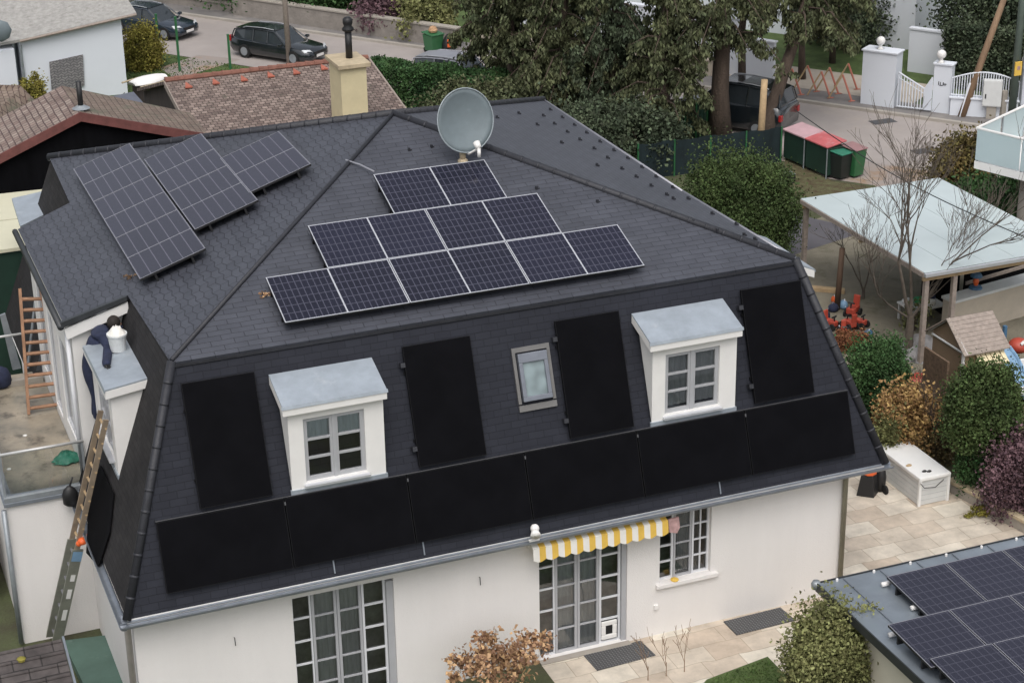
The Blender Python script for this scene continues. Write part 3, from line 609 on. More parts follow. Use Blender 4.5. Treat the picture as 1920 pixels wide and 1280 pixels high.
mb = MB(); mb.slab([G(22, 372, 6.9), G(38, 424, 6.9), G(112, 388, 7.0), G(90, 356, 7.0)], (0, 0, -.08)); obj('porch_roof', mb, m_zinc, house)

# terrace block with zinc edge
T0, T1, TY = 3.22, 5.09, 40.15
TZ = 3.78
mb = MB(); mb.box(T0, T1, TY, 47.2, 0, TZ-.16); obj('terrace_block', mb, m_render, house)
mb = MB(); mb.box(T0-.06, T1, TY-.08, 47.25, TZ-.157, TZ-.06); obj('terrace_edge', mb, m_gutter, house, bevel=.01)
for b_ in ((T0-.04, T1, TY-.06, TY+.12), (T0-.04, T0+.14, TY+.12, 47.2)):
    mb = MB(); mb.box(*b_, TZ-.058, TZ+.07); obj('terrace_kerb', mb, m_galv, house, bevel=.01)
mb = MB(); mb.box(T0+.142, T1, TY+.122, 47.2, TZ-.058, TZ+.0); obj('terrace_floor', mb, m_terr, house)
mb = MB(); mb.box(T0+.15, T1-.05, 46.4, 46.6, TZ+.002, TZ+.16); obj('terrace_step', mb, m_concrete, house)

# ------------------------------------------------------------------ solar modules
def lmesh(name, mb, mat, parent, bevel=0):
    me = bpy.data.meshes.new(name); me.from_pydata(mb.v, [], mb.f); me.update(); me.materials.append(mat)
    o = bpy.data.objects.new(name, me); col.objects.link(o); o.parent = parent
    if bevel: b = o.modifiers.new('bevel', 'BEVEL'); b.width = bevel; b.segments = 1
    return o
def place(o, c, ux, uy):
    ux = Vector(ux).normalized(); uy = Vector(uy); uz = ux.cross(uy).normalized(); uy = uz.cross(ux)
    m = Matrix((ux, uy, uz)).transposed().to_4x4(); m.translation = Vector([float(k) for k in c]); o.matrix_world = m
    o.location = m.translation; o.rotation_euler = m.to_euler()
def module(L, W, cellmat, framemat, backmat, mid=None, fw=.025, th=.06, rails=True):
    t = root('solar_panel', (0, 0, 0))
    mb = MB(); mb.box(-L/2+fw, L/2-fw, -W/2+fw, W/2-fw, -th*.4, -.004); lmesh('cell_sheet', mb, cellmat, t)
    fr = MB()
    sk_ = MB()
    for b in ((-L/2, -L/2+fw, -W/2, W/2), (L/2-fw, L/2, -W/2, W/2), (-L/2+fw, L/2-fw, -W/2, -W/2+fw), (-L/2+fw, L/2-fw, W/2-fw, W/2)): fr.box(*b, -.008, 0); sk_.box(*b, -th, -.0085)
    lmesh('frame', fr, framemat, t); lmesh('shade_skirt', sk_, backmat, t)  # black skirt colours in the shade below the panel frame
    if mid:
        mb = MB(); mb.box(-mid/2, mid/2, -W/2+fw, W/2-fw, -.004, -.001); lmesh('centre_strip', mb, framemat, t)
    if rails:
        for y in (-W*.28, W*.28): mb = MB(); mb.box(-L/2+.02, L/2-.02, y-.025, y+.025, -th-.2, -th-.002); lmesh('mounting_rail', mb, backmat, t)
    return t
LIFT = .25
def onF(x, y, l=0): return A(x, y, P[2]-(P[1]-y)*tanm)+nF*l
def onL_(x, y, l=0): return A(x, y, P[2]-(P[0]-x)*tanm)+nL*l
tf = Vector((0, 1, tanm)).normalized(); tl = Vector((1, 0, tanm)).normalized()
proto = module(2.745, 1.545, m_cell_f, m_alu, m_plastic_b, mid=.035, fw=.022)
rows = [(498, 520, 3, 'lower', ['left', 'middle', 'right']), (577, 423, 2, 'middle', ['left', 'right']), (700, 327, 1, 'top', ['only'])]
labs = {('lower', 0): 'silver framed panel at the left end of the lowest row on the front slope',
        ('lower', 1): 'silver framed panel in the middle of the lowest row on the front slope',
        ('lower', 2): 'silver framed panel at the right end of the lowest row on the front slope',
        ('middle', 0): 'left solar panel of the row of two on the front roof slope',
        ('middle', 1): 'right solar panel of the row of two on the front roof slope',
        ('top', 0): 'solar panel alone at the top of the front roof slope, under the satellite dish'}
first = True
for (px, py, n, rn, _) in rows:
    q = PL(px, py, P+nF*LIFT, nF)
    for k in range(n):
        o = proto if first else copytree(proto); first = False
        c = q+A(1, 0, 0)*(2.762*k+1.372)-A(*tf)*.775
        place(o, c, (1, 0, 0), tf); tag(o, labs[(rn, k)], 'solar panel', 'solar panels on the front roof slope')
protol = module(2.85, 1.60, m_cell_l, m_alu_d, m_plastic_b, mid=.03, fw=.014)
first = True
colsL = [((262, 523), 3), ((365, 430), 2), ((467, 361), 1)]
labl = [['nearest panel of the column of three on the side roof slope', 'middle panel of the column of three on the side roof slope', 'farthest panel of the column of three, tucked under the back ridge'],
        ['near panel of the column of two on the side roof slope', 'far panel of the column of two on the side roof slope'], ['single panel nearest the roof peak on the side roof slope']]
for ci, ((px, py), n) in enumerate(colsL):
    q = PL(px, py, P+nL*LIFT, nL)
    for k in range(n):
        o = protol if first else copytree(protol); first = False
        c = q+A(0, 1, 0)*(2.865*k+1.43)+A(*tl)*.80
        place(o, c, (0, 1, 0), -tl); tag(o, labl[ci][k], 'solar panel', 'solar panels on the side roof slope')
# black frameless modules on the mansard
tm = Vector(onM(0, 1)-onM(0, 0)).normalized()
def blackmod(L, W):
    t = root('black_solar_panel', (0, 0, 0))
    mb = MB(); mb.box(-L/2+.012, L/2-.012, -W/2+.012, W/2-.012, -.06, 0); lmesh('glass_sheet', mb, m_black, t)
    fr = MB()
    for b in ((-L/2, -L/2+.012, -W/2, W/2), (L/2-.012, L/2, -W/2, W/2), (-L/2+.012, L/2-.012, -W/2, -W/2+.012), (-L/2+.012, L/2-.012, W/2-.012, W/2)): fr.box(*b, -.065, .003)
    lmesh('frame', fr, m_blackrim, t)
    for x in (-L*.28, L*.28): mb = MB(); mb.box(x-.03, x+.03, -W/2-.02, W/2+.02, -.12, -.066); lmesh('mounting_rail', mb, m_blackrim, t)
    return t
zc, zb, zt_ = 4.62, 3.92, 5.31
Wl = np.linalg.norm(onM(0, zt_)-onM(0, zb))
pb = blackmod(2.665, Wl)
ws = ['black panel at the far left of the strip above the gutter, by the corner hip', 'second black panel in the strip above the gutter, under the left dormer', 'black panel in the strip below the upright panel beside the left dormer', 'black panel in the strip directly below the small roof window', 'black panel in the strip below the right dormer window', 'black panel at the right end of the long strip above the gutter']
for k in range(6):
    o = pb if k == 0 else copytree(pb)
    c = onM(5.665+2.692*k+1.335, (zt_+zb)/2, .13); place(o, c, (1, 0, 0), tm); tag(o, ws[k], 'solar panel', 'black panels in the strip above the gutter')
mbs = MB(); o_ = onM(5.66, 5.325, .02); mbs.obox(o_, A(16.15, 0, 0), nM*.10, A(*tm)*.012); obj('panel_rail', mbs, M('dull_rail', (.07, .07, .075), .5), house)
pu = blackmod(2.60, 1.53)
wu_ = ['upright black panel at the far left, beside the corner hip', 'upright black panel just right of the left dormer window', 'upright black panel between the roof window and the right dormer', 'upright black panel at the far right, beside the right hip']
for k, x in enumerate((7.365, 12.115, 15.62, 20.18)):
    o = pu if k == 0 else copytree(pu)
    c = onM(x, 6.64, .13); place(o, c, tm, (-1, 0, 0)); tag(o, 'matt '+wu_[k], 'solar panel', 'upright black panels between the dormers')
for x, z in [(x, z) for x in (11.30, 14.8, 19.36) for z in (5.75, 7.45)]:
    mb = MB(); mb.obox(onM(x-.05, z, .03), A(.1, 0, 0), nM*.13, A(*tm)*.1)
    obj('panel_clamp', mb, m_ridge, house)
for k in range(5):
    mb = MB(); mb.obox(onM(5.665+2.692*(k+1)-.018, zt_-.13, .131), A(.03, 0, 0), nM*.02, A(*tm)*.07); obj('panel_clamp', mb, bpy.data.materials['dull_rail'], house)
# cable clips and cable by the lower row
mb = MB(); a = PL(648, 300, P+nF*.03, nF); b = PL(702, 322, P+nF*.12, nF); mb.tube([a, (a+b)/2+A(0, 0, .03), b], .02, 6); tag(obj('roof_cable', mb, m_alu_d), 'thin grey cable running from the hip to the topmost front panel', 'cable')

# ------------------------------------------------------------------ satellite dish
q = PL(868, 303, P, nF); dc = FY(873, 226, q[1]+.02)
sd_ = root('satellite_dish', q, label='grey round satellite dish on a short pale mast near the roof peak', cat='satellite dish')
mb = MB(); mb.tube([q, q+A(0, 0, .34)], .075, 10); mb.lathe(q+A(0, 0, -.02), [(.14, 0), (.12, .06), (.07, .1)], 12); obj('mast', mb, m_capst, sd_, smooth=True)
nrm = unit(CAM-dc); nrm = unit(nrm+A(*_r)*.42+A(0, 0, -.05)); uu = unit(np.cross(A(0, 0, 1), nrm)); vv = np.cross(nrm, uu)
mb = MB(); N, rad = 40, .735
rings = []
for side in (0, 1):
    for i in range(7):
        r_ = rad*i/6 if side == 0 else rad*(6-i)/6
        h = .16*(r_/rad)**2-.16+(-.02 if side else 0)
        for k in range(N):
            t = 2*math.pi*k/N; rings.append(dc+uu*math.cos(t)*max(r_, .004)*.97+vv*math.sin(t)*max(r_, .004)*1.03+nrm*h)
mb.add(rings, [(i*N+k, i*N+(k+1) % N, (i+1)*N+(k+1) % N, (i+1)*N+k) for i in range(13) for k in range(N)])
obj('reflector', mb, m_dish, sd_, smooth=True)
mb = MB(); lp = [dc+uu*math.cos(2*math.pi*k/40)*rad*.97+vv*math.sin(2*math.pi*k/40)*rad*1.03 for k in range(41)]; mb.tube(lp, .016, 6, cap=False); obj('rim', mb, M('dish_rim', (.30, .34, .36), .6), sd_, smooth=True)
fp = dc-vv*.62+nrm*.62
mb = MB(); mb.tube([q+A(0, 0, .30), dc-vv*.80-nrm*.02, fp], .028, 8); obj('feed_arm', mb, m_white, sd_, smooth=True)
mb = MB(); mb.tube([fp-nrm*.02+vv*.0, fp+vv*.12-nrm*.12], [.07, .085], 12); mb.tube([fp+A(0, 0, -.02), fp+A(0, 0, -.22)], .045, 8); obj('feed_horn', mb, m_white, sd_, smooth=True)
mb = MB(); mb.tube([q+A(0, 0, .2), dc-nrm*.2-vv*.3], .06, 8); obj('bracket', mb, m_galv, sd_)
mb = MB(); mb.tube([q+A(.32, 0, .13), q+A(.30, 0, .45)], .014, 6); mb.tube([fp, q+A(.5, 0, .3)], .01, 6); obj('cable', mb, m_alu_d, sd_)

# small things on the front
g = onM(14.0, 3.72, .1); g = FY(1003, 1003, 34.2)
al = root('outdoor_lamp', g, label='small white floodlight on the front gutter above the striped awning', cat='lamp')
mb = MB(); mb.ball(g+A(0, 0, .17), .10, 12); mb.tube([g+A(-.02, -.05, .14), g+A(-.05, -.17, .08)], [.08, .12], 12); obj('lamp_head', mb, m_white, al, smooth=True)
mb = MB(); mb.tube([g+A(0, 0, -.12), g+A(0, 0, .12)], .03, 8); mb.box(g[0]-.14, g[0]+.1, g[1]-.03, g[1]+.03, g[2]-.13, g[2]-.09); obj('bracket', mb, m_white, al)
aw = root('awning', (15.4, 34.3, 2.8), label='rolled yellow and white striped awning with scalloped valance over the glass door', cat='awning')
mb = MB(); mb.tube([(13.72, 34.62, 3.2), (17.0, 34.62, 3.2)], .10, 12); obj('roller', mb, m_whitec, aw, smooth=True)
xa, xb, ya = 13.70, 16.98, 34.26
ns_ = 22; wd = (xb-xa)/ns_
for k in range(ns_):
    mb = MB(); a_ = xa+k*wd; pts = [(a_, ya, 3.24), (a_+wd, ya, 3.24)]; steps = 6
    low = [(a_+wd*(1-i/steps), ya-.03, 2.97+(-.06*math.sin(math.pi*((k % 2)*.5+.5*(1-i/steps))) if True else 0)) for i in range(steps+1)]
    mb.slab(pts+low, (0, .012, 0)); mb.slab([(a_, ya, 3.24), (a_, ya+.34, 3.34), (a_+wd, ya+.34, 3.34), (a_+wd, ya, 3.24)], (0, 0, .01))
    obj('awning_stripe', mb, m_yellowp if k % 2 else m_whitec, aw)
mb = MB(); mb.slab([(17.0, ya+.02, 3.26), (17.26, ya+.03, 3.27), (17.28, ya, 3.02), (17.2, ya-.02, 2.9), (17.02, ya, 2.95)], (0, .06, 0)); obj('cloth_end', mb, m_pinkc, aw)
for (nm, pts, lb) in (('door_mat', [(15.04, 34.55), (16.5, 34.62), (16.56, 33.93), (15.07, 33.87)], 'grey rubber mat in front of the glass door below the awning'),
                      ('door_mat', [(18.66, 34.62), (20.2, 34.66), (20.24, 34.02), (18.67, 33.98)], 'grey rubber mat against the wall right of the kitchen window')):
    mb = MB(); mb.slab([(p[0], p[1], .012) for p in pts], (0, 0, .022)); tag(obj(nm, mb, m_mat), lb, 'mat')
ws_ = MB(); ws_.box(16.88, 16.98, WY-.06, WY-.001, .72, .84); tag(obj('wall_socket', ws_, m_white, bevel=.01), 'small white socket on the wall right of the glass door', 'socket')
yb = MB(); yb.lathe((17.4, WY-.02, 1.38), [(.09, 0), (.10, .03), (.05, .06)], 10); tag(obj('sponge', yb, m_yellowp), 'small yellow object lying on the kitchen window sill', 'sponge')
for (x, z, l) in ((7.05, 2.35, 'thin dark wall hook left of the large glass door, on the cream wall'), (12.6, 2.55, 'small dark wall hook on the cream wall between the two glass doors')):
    mb = MB(); mb.tube([(x, WY-.002, z), (x, WY-.05, z+.02), (x+.01, WY-.05, z-.18)], .009, 6); tag(obj('wall_hook', mb, m_plastic_b), l, 'hook', 'hooks on the front wall')

# ------------------------------------------------------------------ left side: ladders, rails, worker
rail = root('glass_railing', (3.3, 42.5, TZ), label='glass balustrade with a pale steel handrail round the wet terrace', cat='railing')
ry = TY+.03; hr = 1.12
def pane_(a, b, z0, z1): mb = MB(); mb.slab([A(a[0], a[1], z0), A(b[0], b[1], z0), A(b[0], b[1], z1), A(a[0], a[1], z1)], (.004, .012, 0)); obj('glass_pane', mb, m_clear, rail)
pane_((T0+.05, ry), (T1-.02, ry), TZ+.08, TZ+hr-.02); pane_((T0+.02, ry+.1), (T0+.02, 43.6), TZ+.08, TZ+hr-.02); pane_((T0+.02, 43.66), (T0+.02, 47.1), TZ+.08, TZ+hr-.02)
m_rail = M('pale_steel', (.55, .55, .54), .35, .3)
for a, b in (((T0, ry), (T1, ry)), ((T0, ry), (T0, 47.15)), ((T0, 47.15), (T1, 47.15))):
    mb = MB(); mb.tube([(a[0], a[1], TZ+hr), (b[0], b[1], TZ+hr)], .035, 8); obj('handrail', mb, m_rail, rail, smooth=True)
for (x, y) in ((T0, ry), (T0, 43.63), (T0, 47.15), (T1-.05, ry)):
    mb = MB(); mb.box(x-.025, x+.025, y-.025, y+.025, TZ+.072, TZ+hr-.03); obj('post', mb, m_galv, rail)

def ladder(name, a0, a1, b0, b1, n, w, tk, mat, matr, lab, rungs=(0.03, .97), rr0=.028):
    a0, a1, b0, b1 = A(*a0), A(*a1), A(*b0), A(*b1)
    t = root(name, (a0+b0)/2, label=lab, cat='ladder')
    across = unit(b0-a0)
    for p, q in ((a0, a1), (b0, b1)):
        d = unit(q-p); nn = unit(np.cross(d, across)); mb = MB(); mb.obox(p-nn*w/2-across*tk/2, q-p, nn*w, across*tk); obj('stile', mb, mat, t)
    for i in range(n):
        f = rungs[0]+(rungs[1]-rungs[0])*(i+.5)/n; p = a0+(a1-a0)*f; q = b0+(b1-b0)*f; mb = MB(); mb.tube([p, q], rr0, 6); obj('rung', mb, matr, t)
    return t
s0 = G(54, 776, TZ+.01); s1 = G(121, 766, TZ+.01)
ladder('wooden_ladder', s0, FY(37, 541, s0[1]+.75), s1, FY(76, 541, s1[1]+.75), 11, .13, .07, m_ladw, m_ladw, 'orange-brown wooden ladder standing on the wet terrace', rungs=(.0, .96), rr0=.045)
n0 = G(104, 1216, 0); n1 = FY(200, 790, n0[1]-2.15)
up_ = n1-n0
f0, f1 = n0+A(-.02, .55, 0), n1+A(-.02, .5, 0)
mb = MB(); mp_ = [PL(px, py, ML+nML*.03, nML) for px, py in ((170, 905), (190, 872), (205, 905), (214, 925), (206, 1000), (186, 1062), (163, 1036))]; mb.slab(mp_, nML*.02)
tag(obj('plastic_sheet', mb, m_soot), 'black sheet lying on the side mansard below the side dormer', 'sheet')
mid = n0+up_*.46
lo = ladder('extension_ladder', n0, mid, f0, f0+(f1-f0)*.46, 7, .24, .05, m_ladg, m_alu_d, 'long extension ladder leaning from the ground to the side dormer', rungs=(.02, .98))
dl = unit(n1-n0); m_uplad = M('weathered_ladder_wood', (.30, .235, .17), .8, var=.2)
for p, q in ((mid-dl*.5, n1), (f0+(f1-f0)*.46-dl*.5, f1)):
    mb = MB(); mb.obox(p+A(-.06, 0, .05), q-p, A(.11, 0, -.035), A(0, .05, 0)); obj('upper_stile', mb, m_uplad, lo)
for i in range(9):
    f = .46+.54*(i+.5)/9; mb = MB(); mb.tube([n0+(n1-n0)*f+A(.02, 0, 0), f0+(f1-f0)*f+A(.02, 0, 0)], .03, 6); obj('rung', mb, m_woodl, lo)
nn = unit(np.cross(dl, A(0, 1, 0)));
for f, ln, mt in ((.14, .34, m_white), (.24, .30, m_white), (.32, .2, m_white), (.41, .30, m_bluel)):
    p = n0+up_*f-A(0, .03, 0); mb = MB(); mb.obox(p-nn*(.07 if mt is m_white else .12), dl*ln, nn*(.10 if mt is m_white else .22), A(0, -.006, 0)); obj('sticker', mb, mt, lo)
p = n0+up_*.50
mb = MB(); mb.ball(p+A(.05, -.05, 0), .11, 10, .8); mb.ball(p+A(.16, -.02, .05), .09, 10, .8); mb.ball(p+A(-.03, -.02, -.06), .07, 10); tag(obj('work_glove', mb, m_orange, smooth=True), 'bright orange gloves tied to the long ladder at the gutter', 'gloves')
p = FY(131, 925, TY-.2)
mb = MB(); mb.lathe(p+A(0, 0, -.3), [(.10, 0), (.17, .06), (.18, .3), (.13, .42), (.04, .5)], 12, 1, .7); mb.tube([p+A(0, 0, .15), p+A(.1, 0, .4)], .02, 6); tag(obj('tool_bag', mb, m_plastic_b, smooth=True), 'black tool bag hanging beside the long ladder under the terrace edge', 'bag')
# green cloth and black bag on the terrace
def crumple(name, c, rx, ry_, h, mat, lab, cat, seed=1, n=14):
    r2 = np.random.default_rng(seed); vs = []; fs = []
    for i in range(n+1):
        for j in range(n+1):
            u, v = 2*i/n-1, 2*j/n-1; rr = math.hypot(u, v); k = max(0, 1-rr**2*.9)
            sc_ = 1/(max(1, rr)) ; vs.append((c[0]+u*rx*sc_*(1+.12*r2.normal()), c[1]+v*ry_*sc_*(1+.12*r2.normal()), c[2]+.01+h*k*(.5+.7*r2.random())))
    for i in range(n):
        for j in range(n): a_ = i*(n+1)+j; fs.append((a_, a_+n+1, a_+n+2, a_+1))
    mb = MB().add(vs, fs); o = obj(name, mb, mat, smooth=True, label=lab, cat=cat); return o
g = G(128, 862, TZ+.02); crumple('crumpled_tarp', g, .34, .26, .22, m_toydkgreen, 'crumpled teal tarp lying on the wet terrace', 'tarp', 3)
g = G(3, 725, TZ+.02); mb = MB(); mb.lathe(g, [(.18, 0), (.27, .08), (.27, .3), (.2, .48), (.06, .56)], 14, 1, .8); tag(obj('rubbish_bag', mb, m_navy, smooth=True), 'dark tied bag at the left edge of the terrace', 'bag')
for i, (px, py) in enumerate([(17, 880), (47, 817), (25, 884), (150, 795)]):
    if i == 2: continue
    g = G(px, py, TZ+.005); mb = MB(); mb.lathe(g, [(.05, 0), (.055, .02), (.02, .035)], 10); tag(obj('plastic_disc', mb, m_white), ['white lid on the terrace near the parapet corner', 'white lid on the terrace in front of the handrail', '', 'white lid on the terrace beside the wing wall'][i], 'lid', 'white lids on the terrace')
# bucket on the side dormer roof
def dz(x): return 7.335+(x-5.28)*(7.42-7.3)/((7.42-5.22)*.359+.12)
g = G(222, 656, 7.43); g[2] = dz(g[0])+.01
bk = root('bucket', g, label='white mortar bucket standing on the side dormer roof', cat='bucket')
mb = MB(); mb.lathe(g, [(.165, 0), (.205, .36), (.225, .36), (.225, .40), (.20, .40), (.19, .30)], 20); obj('pail', mb, M('white_plastic', (.62, .64, .64), .5, var=.12, ns=6), bk, smooth=False)
mb = MB(); lp = [g+A(.21*math.cos(t), .21*math.sin(t)*.35, .36-.15*abs(math.sin(t))) for t in np.linspace(math.pi, 2*math.pi, 12)]; mb.tube(lp, .01, 5); obj('handle', mb, m_alu_d, bk)
crumple('cleaning_rag', g+A(0, 0, .36), .2, .2, .2, m_whitec, 'crumpled white rag heaped in the bucket on the dormer', 'rag', 9, 10)

# worker: one skinned body
def skin(name, verts, edges, radii, mat, parent, rootv=0, sub=2):
    me = bpy.data.meshes.new(name); o3 = A(*wloc(parent)) if parent else A(0, 0, 0)
    me.from_pydata([tuple(A(*v)-o3) for v in verts], edges, []); me.update(); o = bpy.data.objects.new(name, me); col.objects.link(o)
    o.modifiers.new('skin', 'SKIN'); me.skin_vertices.new() if not me.skin_vertices else None
    for i, r_ in enumerate(radii): sv = me.skin_vertices[0].data[i]; sv.radius = (r_, r_) if not hasattr(r_, '__len__') else r_; sv.use_root = (i == rootv)
    s_ = o.modifiers.new('sub', 'SUBSURF'); s_.levels = sub; s_.render_levels = sub; me.materials.append(mat)
    if parent: o.parent = parent
    for p_ in me.polygons: p_.use_smooth = True
    # realise so the body is one continuous mesh
    dg = bpy.context.evaluated_depsgraph_get(); me2 = bpy.data.meshes.new_from_object(o.evaluated_get(dg)); o.modifiers.clear(); o.data = me2
    for p_ in me2.polygons: p_.use_smooth = True
    return o
foot = FY(182, 782, 40.0); foot[2] -= .02
sh = FY(188, 622, 39.95)
hipp = A(foot[0]-.06, 40.0, foot[2]+.98); 
pr = root('person', foot, label='worker in dark navy clothes on the long ladder, bending over the side dormer roof', cat='person')
neck = sh+A(.12, .0, .06); 
V = [hipp, hipp+A(.03, 0, .28), sh+A(-.02, 0, -.10), sh+A(.04, 0, .02), neck+A(.06, .0, .0),
     hipp+A(.03, -.11, -.08), hipp+A(.09, -.11, -.5), foot+A(-.05, -.10, .07), foot+A(.10, -.10, .02),
     hipp+A(.03, .11, -.08), hipp+A(.09, .11, -.5), foot+A(-.05, .10, .07), foot+A(.10, .10, .02),
     sh+A(.02, -.24, -.02), A(sh[0]+.14, sh[1]-.40, sh[2]-.30), FY(200, 668, sh[1]-.42),
     sh+A(.02, .24, -.02), A(sh[0]+.30, sh[1]+.30, sh[2]-.12), A(sh[0]+.60, sh[1]+.12, sh[2]-.06)]
V[15] = G(199, 684, dz(5.4)+.08); V[14] = sh+A(.10, -.36, -.22)
E_ = [(0, 1), (1, 2), (2, 3), (3, 4), (0, 5), (5, 6), (6, 7), (7, 8), (0, 9), (9, 10), (10, 11), (11, 12), (3, 13), (13, 14), (14, 15), (3, 16), (16, 17), (17, 18)]
rad_ = [.22, .24, .27, .22, .08, .125, .095, .07, .06, .125, .095, .07, .06, .14, .13, .10, .14, .12, .08]
body = skin('body', V, E_, rad_, m_navy, pr)
hc_ = neck+A(.22, .06, .06)
mb = MB(); mb.ball(hc_, .135, 16, 1.15); mb.ball(hc_+A(.12, -.0, -.03), .035, 8); mb.ball(hc_+A(.01, -.135, -.01), .03, 8); mb.ball(hc_+A(.01, .135, -.01), .03, 8); obj('head', mb, m_skin, pr, smooth=True)
mb = MB(); mb.ball(hc_+A(-.02, -.02, .03), .155, 16, 1.12); obj('hair', mb, m_hair, pr, smooth=True)
for hb, dr_ in ((V[15], A(.03, -.02, -.02)), (V[18], A(.10, -.03, -.02))):
    dr_ = unit(dr_)
    sd2 = unit(np.cross(dr_, A(0, 0, 1)))
    hv = [hb, hb+dr_*.06]; he = [(0, 1)]; hr_ = [.045, .045]
    for k, (o_, ln) in enumerate(((-.036, .085), (-.012, .10), (.012, .095), (.036, .075))):
        i0 = len(hv); hv += [hb+dr_*.08+sd2*o_, hb+dr_*(.08+ln*.6)+sd2*o_*1.1+A(0, 0, -.01), hb+dr_*(.08+ln)+sd2*o_*1.1+A(0, 0, -.035)]; he += [(1, i0), (i0, i0+1), (i0+1, i0+2)]; hr_ += [.013, .012, .010]
    i0 = len(hv); hv += [hb+dr_*.03+sd2*.055, hb+dr_*.09+sd2*.085+A(0, 0, -.015)]; he += [(0, i0), (i0, i0+1)]; hr_ += [.015, .012]
    skin('glove', hv, he, hr_, m_plastic_b, pr, sub=1)

# foreground bottom left: dark pantile roof, green flat roof and the neighbour strip
fr_ = root('garden_shed', (2.6, 35.3, 0), label='small shed with a dark pantile roof in the bottom left corner', cat='shed')
a_, b_, c_ = G(-60, 1212, 2.3), G(132, 1232, 2.3), G(165, 1290, 2.0)
mb = MB(); x1 = 3.72; mb.slab([(-.5, 36.75, 1.95), (x1, 36.75, 1.95), (x1, 34.2, 1.15), (-.5, 34.2, 1.15)], (0, 0, -.08)); obj('roof', mb, m_dtile, fr_)
for i in range(8):
    y = 36.7-i*.31; z = 1.95-(36.75-y)*.8/2.55; mb = MB(); mb.tube([(-.5, y, z+.012), (x1-.02, y, z+.012)], .04, 8); obj('tile_course', mb, m_dtile, fr_)
mb = MB(); mb.obox((x1+.01, 36.78, 1.94), (0, -2.58, -.80), (.05, 0, 0), (0, 0, .07)); obj('verge', mb, m_gutter, fr_)
mb = MB(); mb.box(-.3, 3.5, 34.4, 36.5, 0, 1.14); obj('wall', mb, m_render, fr_)
mb = MB(); mb.slab([G(118, 1200, .25), G(214, 1188, .25), G(262, 1300, .25), G(170, 1310, .25)], (0, 0, -.2)); tag(obj('bitumen_roof', mb, m_greensh), 'low green felt covered flat roof between the shed and the house wall', 'flat roof')
mb = MB(); mb.lathe(G(40, 1236, 1.87)-A(0, 0, .02), [(.09, 0), (.10, .05), (.03, .09)], 8); tag(obj('fallen_leaf', mb, m_yel), 'yellow leaf lying on the ridge of the dark pantile roof', 'leaf')
# neighbouring conservatory beyond the terrace wall, at the left edge
cn = root('conservatory', (2.2, 45, 0), label='pale lean-to with a dark window at the far left behind the terrace block', cat='building')
mb = MB(); mb.box(.5, 2.75, 42.2, 47, 0, 2.1); obj('wall', mb, m_boxg, cn)
mb = MB(); mb.box(2.0, 2.7, 42.15, 42.199, .6, 1.7); obj('window', mb, m_cglass, cn)
mb = MB(); mb.box(.4, 2.85, 42.0, 47.1, 2.1, 2.2); obj('roof', mb, m_zinc, cn)
mb = MB(); mb.tube([(3.14, TY-.1, TZ-.2), (3.14, TY-.1, .1)], .06, 8); tag(obj('rain_pipe', mb, m_galv, smooth=True), 'grey rain pipe down the left corner of the terrace block', 'pipe')

# ------------------------------------------------------------------ plants
def clumps(n, m, rx, ry, rz, c, spread=.22, inner=.35, low=0.0, squash=1.0, lump=.24):
    """n leaf points in m clumps spread through the outer part of an ellipsoid"""
    d = rng.normal(size=(m, 3)); d /= np.linalg.norm(d, axis=1)[:, None]
    rr = 1-inner*rng.random(m)**1.6 + lump*rng.normal(size=m)*.6
    cc = d*rr[:, None]
    k = rng.integers(0, m, n)
    p = cc[k]+rng.normal(size=(n, 3))*spread*(.5+rng.random(m)[k])[:, None]
    p = p[p[:, 2] > -1+low]
    return p*A(rx, ry, rz)+A(*c)
def bush(name, c, rx, ry, h, mat, n, leaf, label, cat='shrub', group=None, stem=.0, sr=.05, stemmat=None, m=None, spread=.2, aspect=1.3, inner=.4, nstem=3):
    c = A(*c); t = root(name, c, label=label, cat=cat, group=group)
    n = int(n*2.3); leaf *= .62; rx *= .88; ry *= .88; m = m or max(12, n//170); h = stem+(h-stem)*.93
    rz = (h-stem)/2; cc = c+A(0, 0, stem+rz)
    mb = MB(); mb.leaves(clumps(n, m or max(12, n//90), rx, ry, rz, cc, spread, inner), leaf, aspect); obj('foliage', mb, mat, t)
    mb = MB()
    for i in range(nstem):
        a_ = 2*math.pi*i/max(1, nstem)+.5; e = cc+A(rx*.5*math.cos(a_), ry*.5*math.sin(a_), rz*.3); mb.tube([c+A(.05*math.cos(a_), .05*math.sin(a_), 0), (c+e)/2+A(0, 0, .1), e], [sr, sr*.7, sr*.25], 6)
    obj('stem', mb, stemmat or m_bark, t); return t
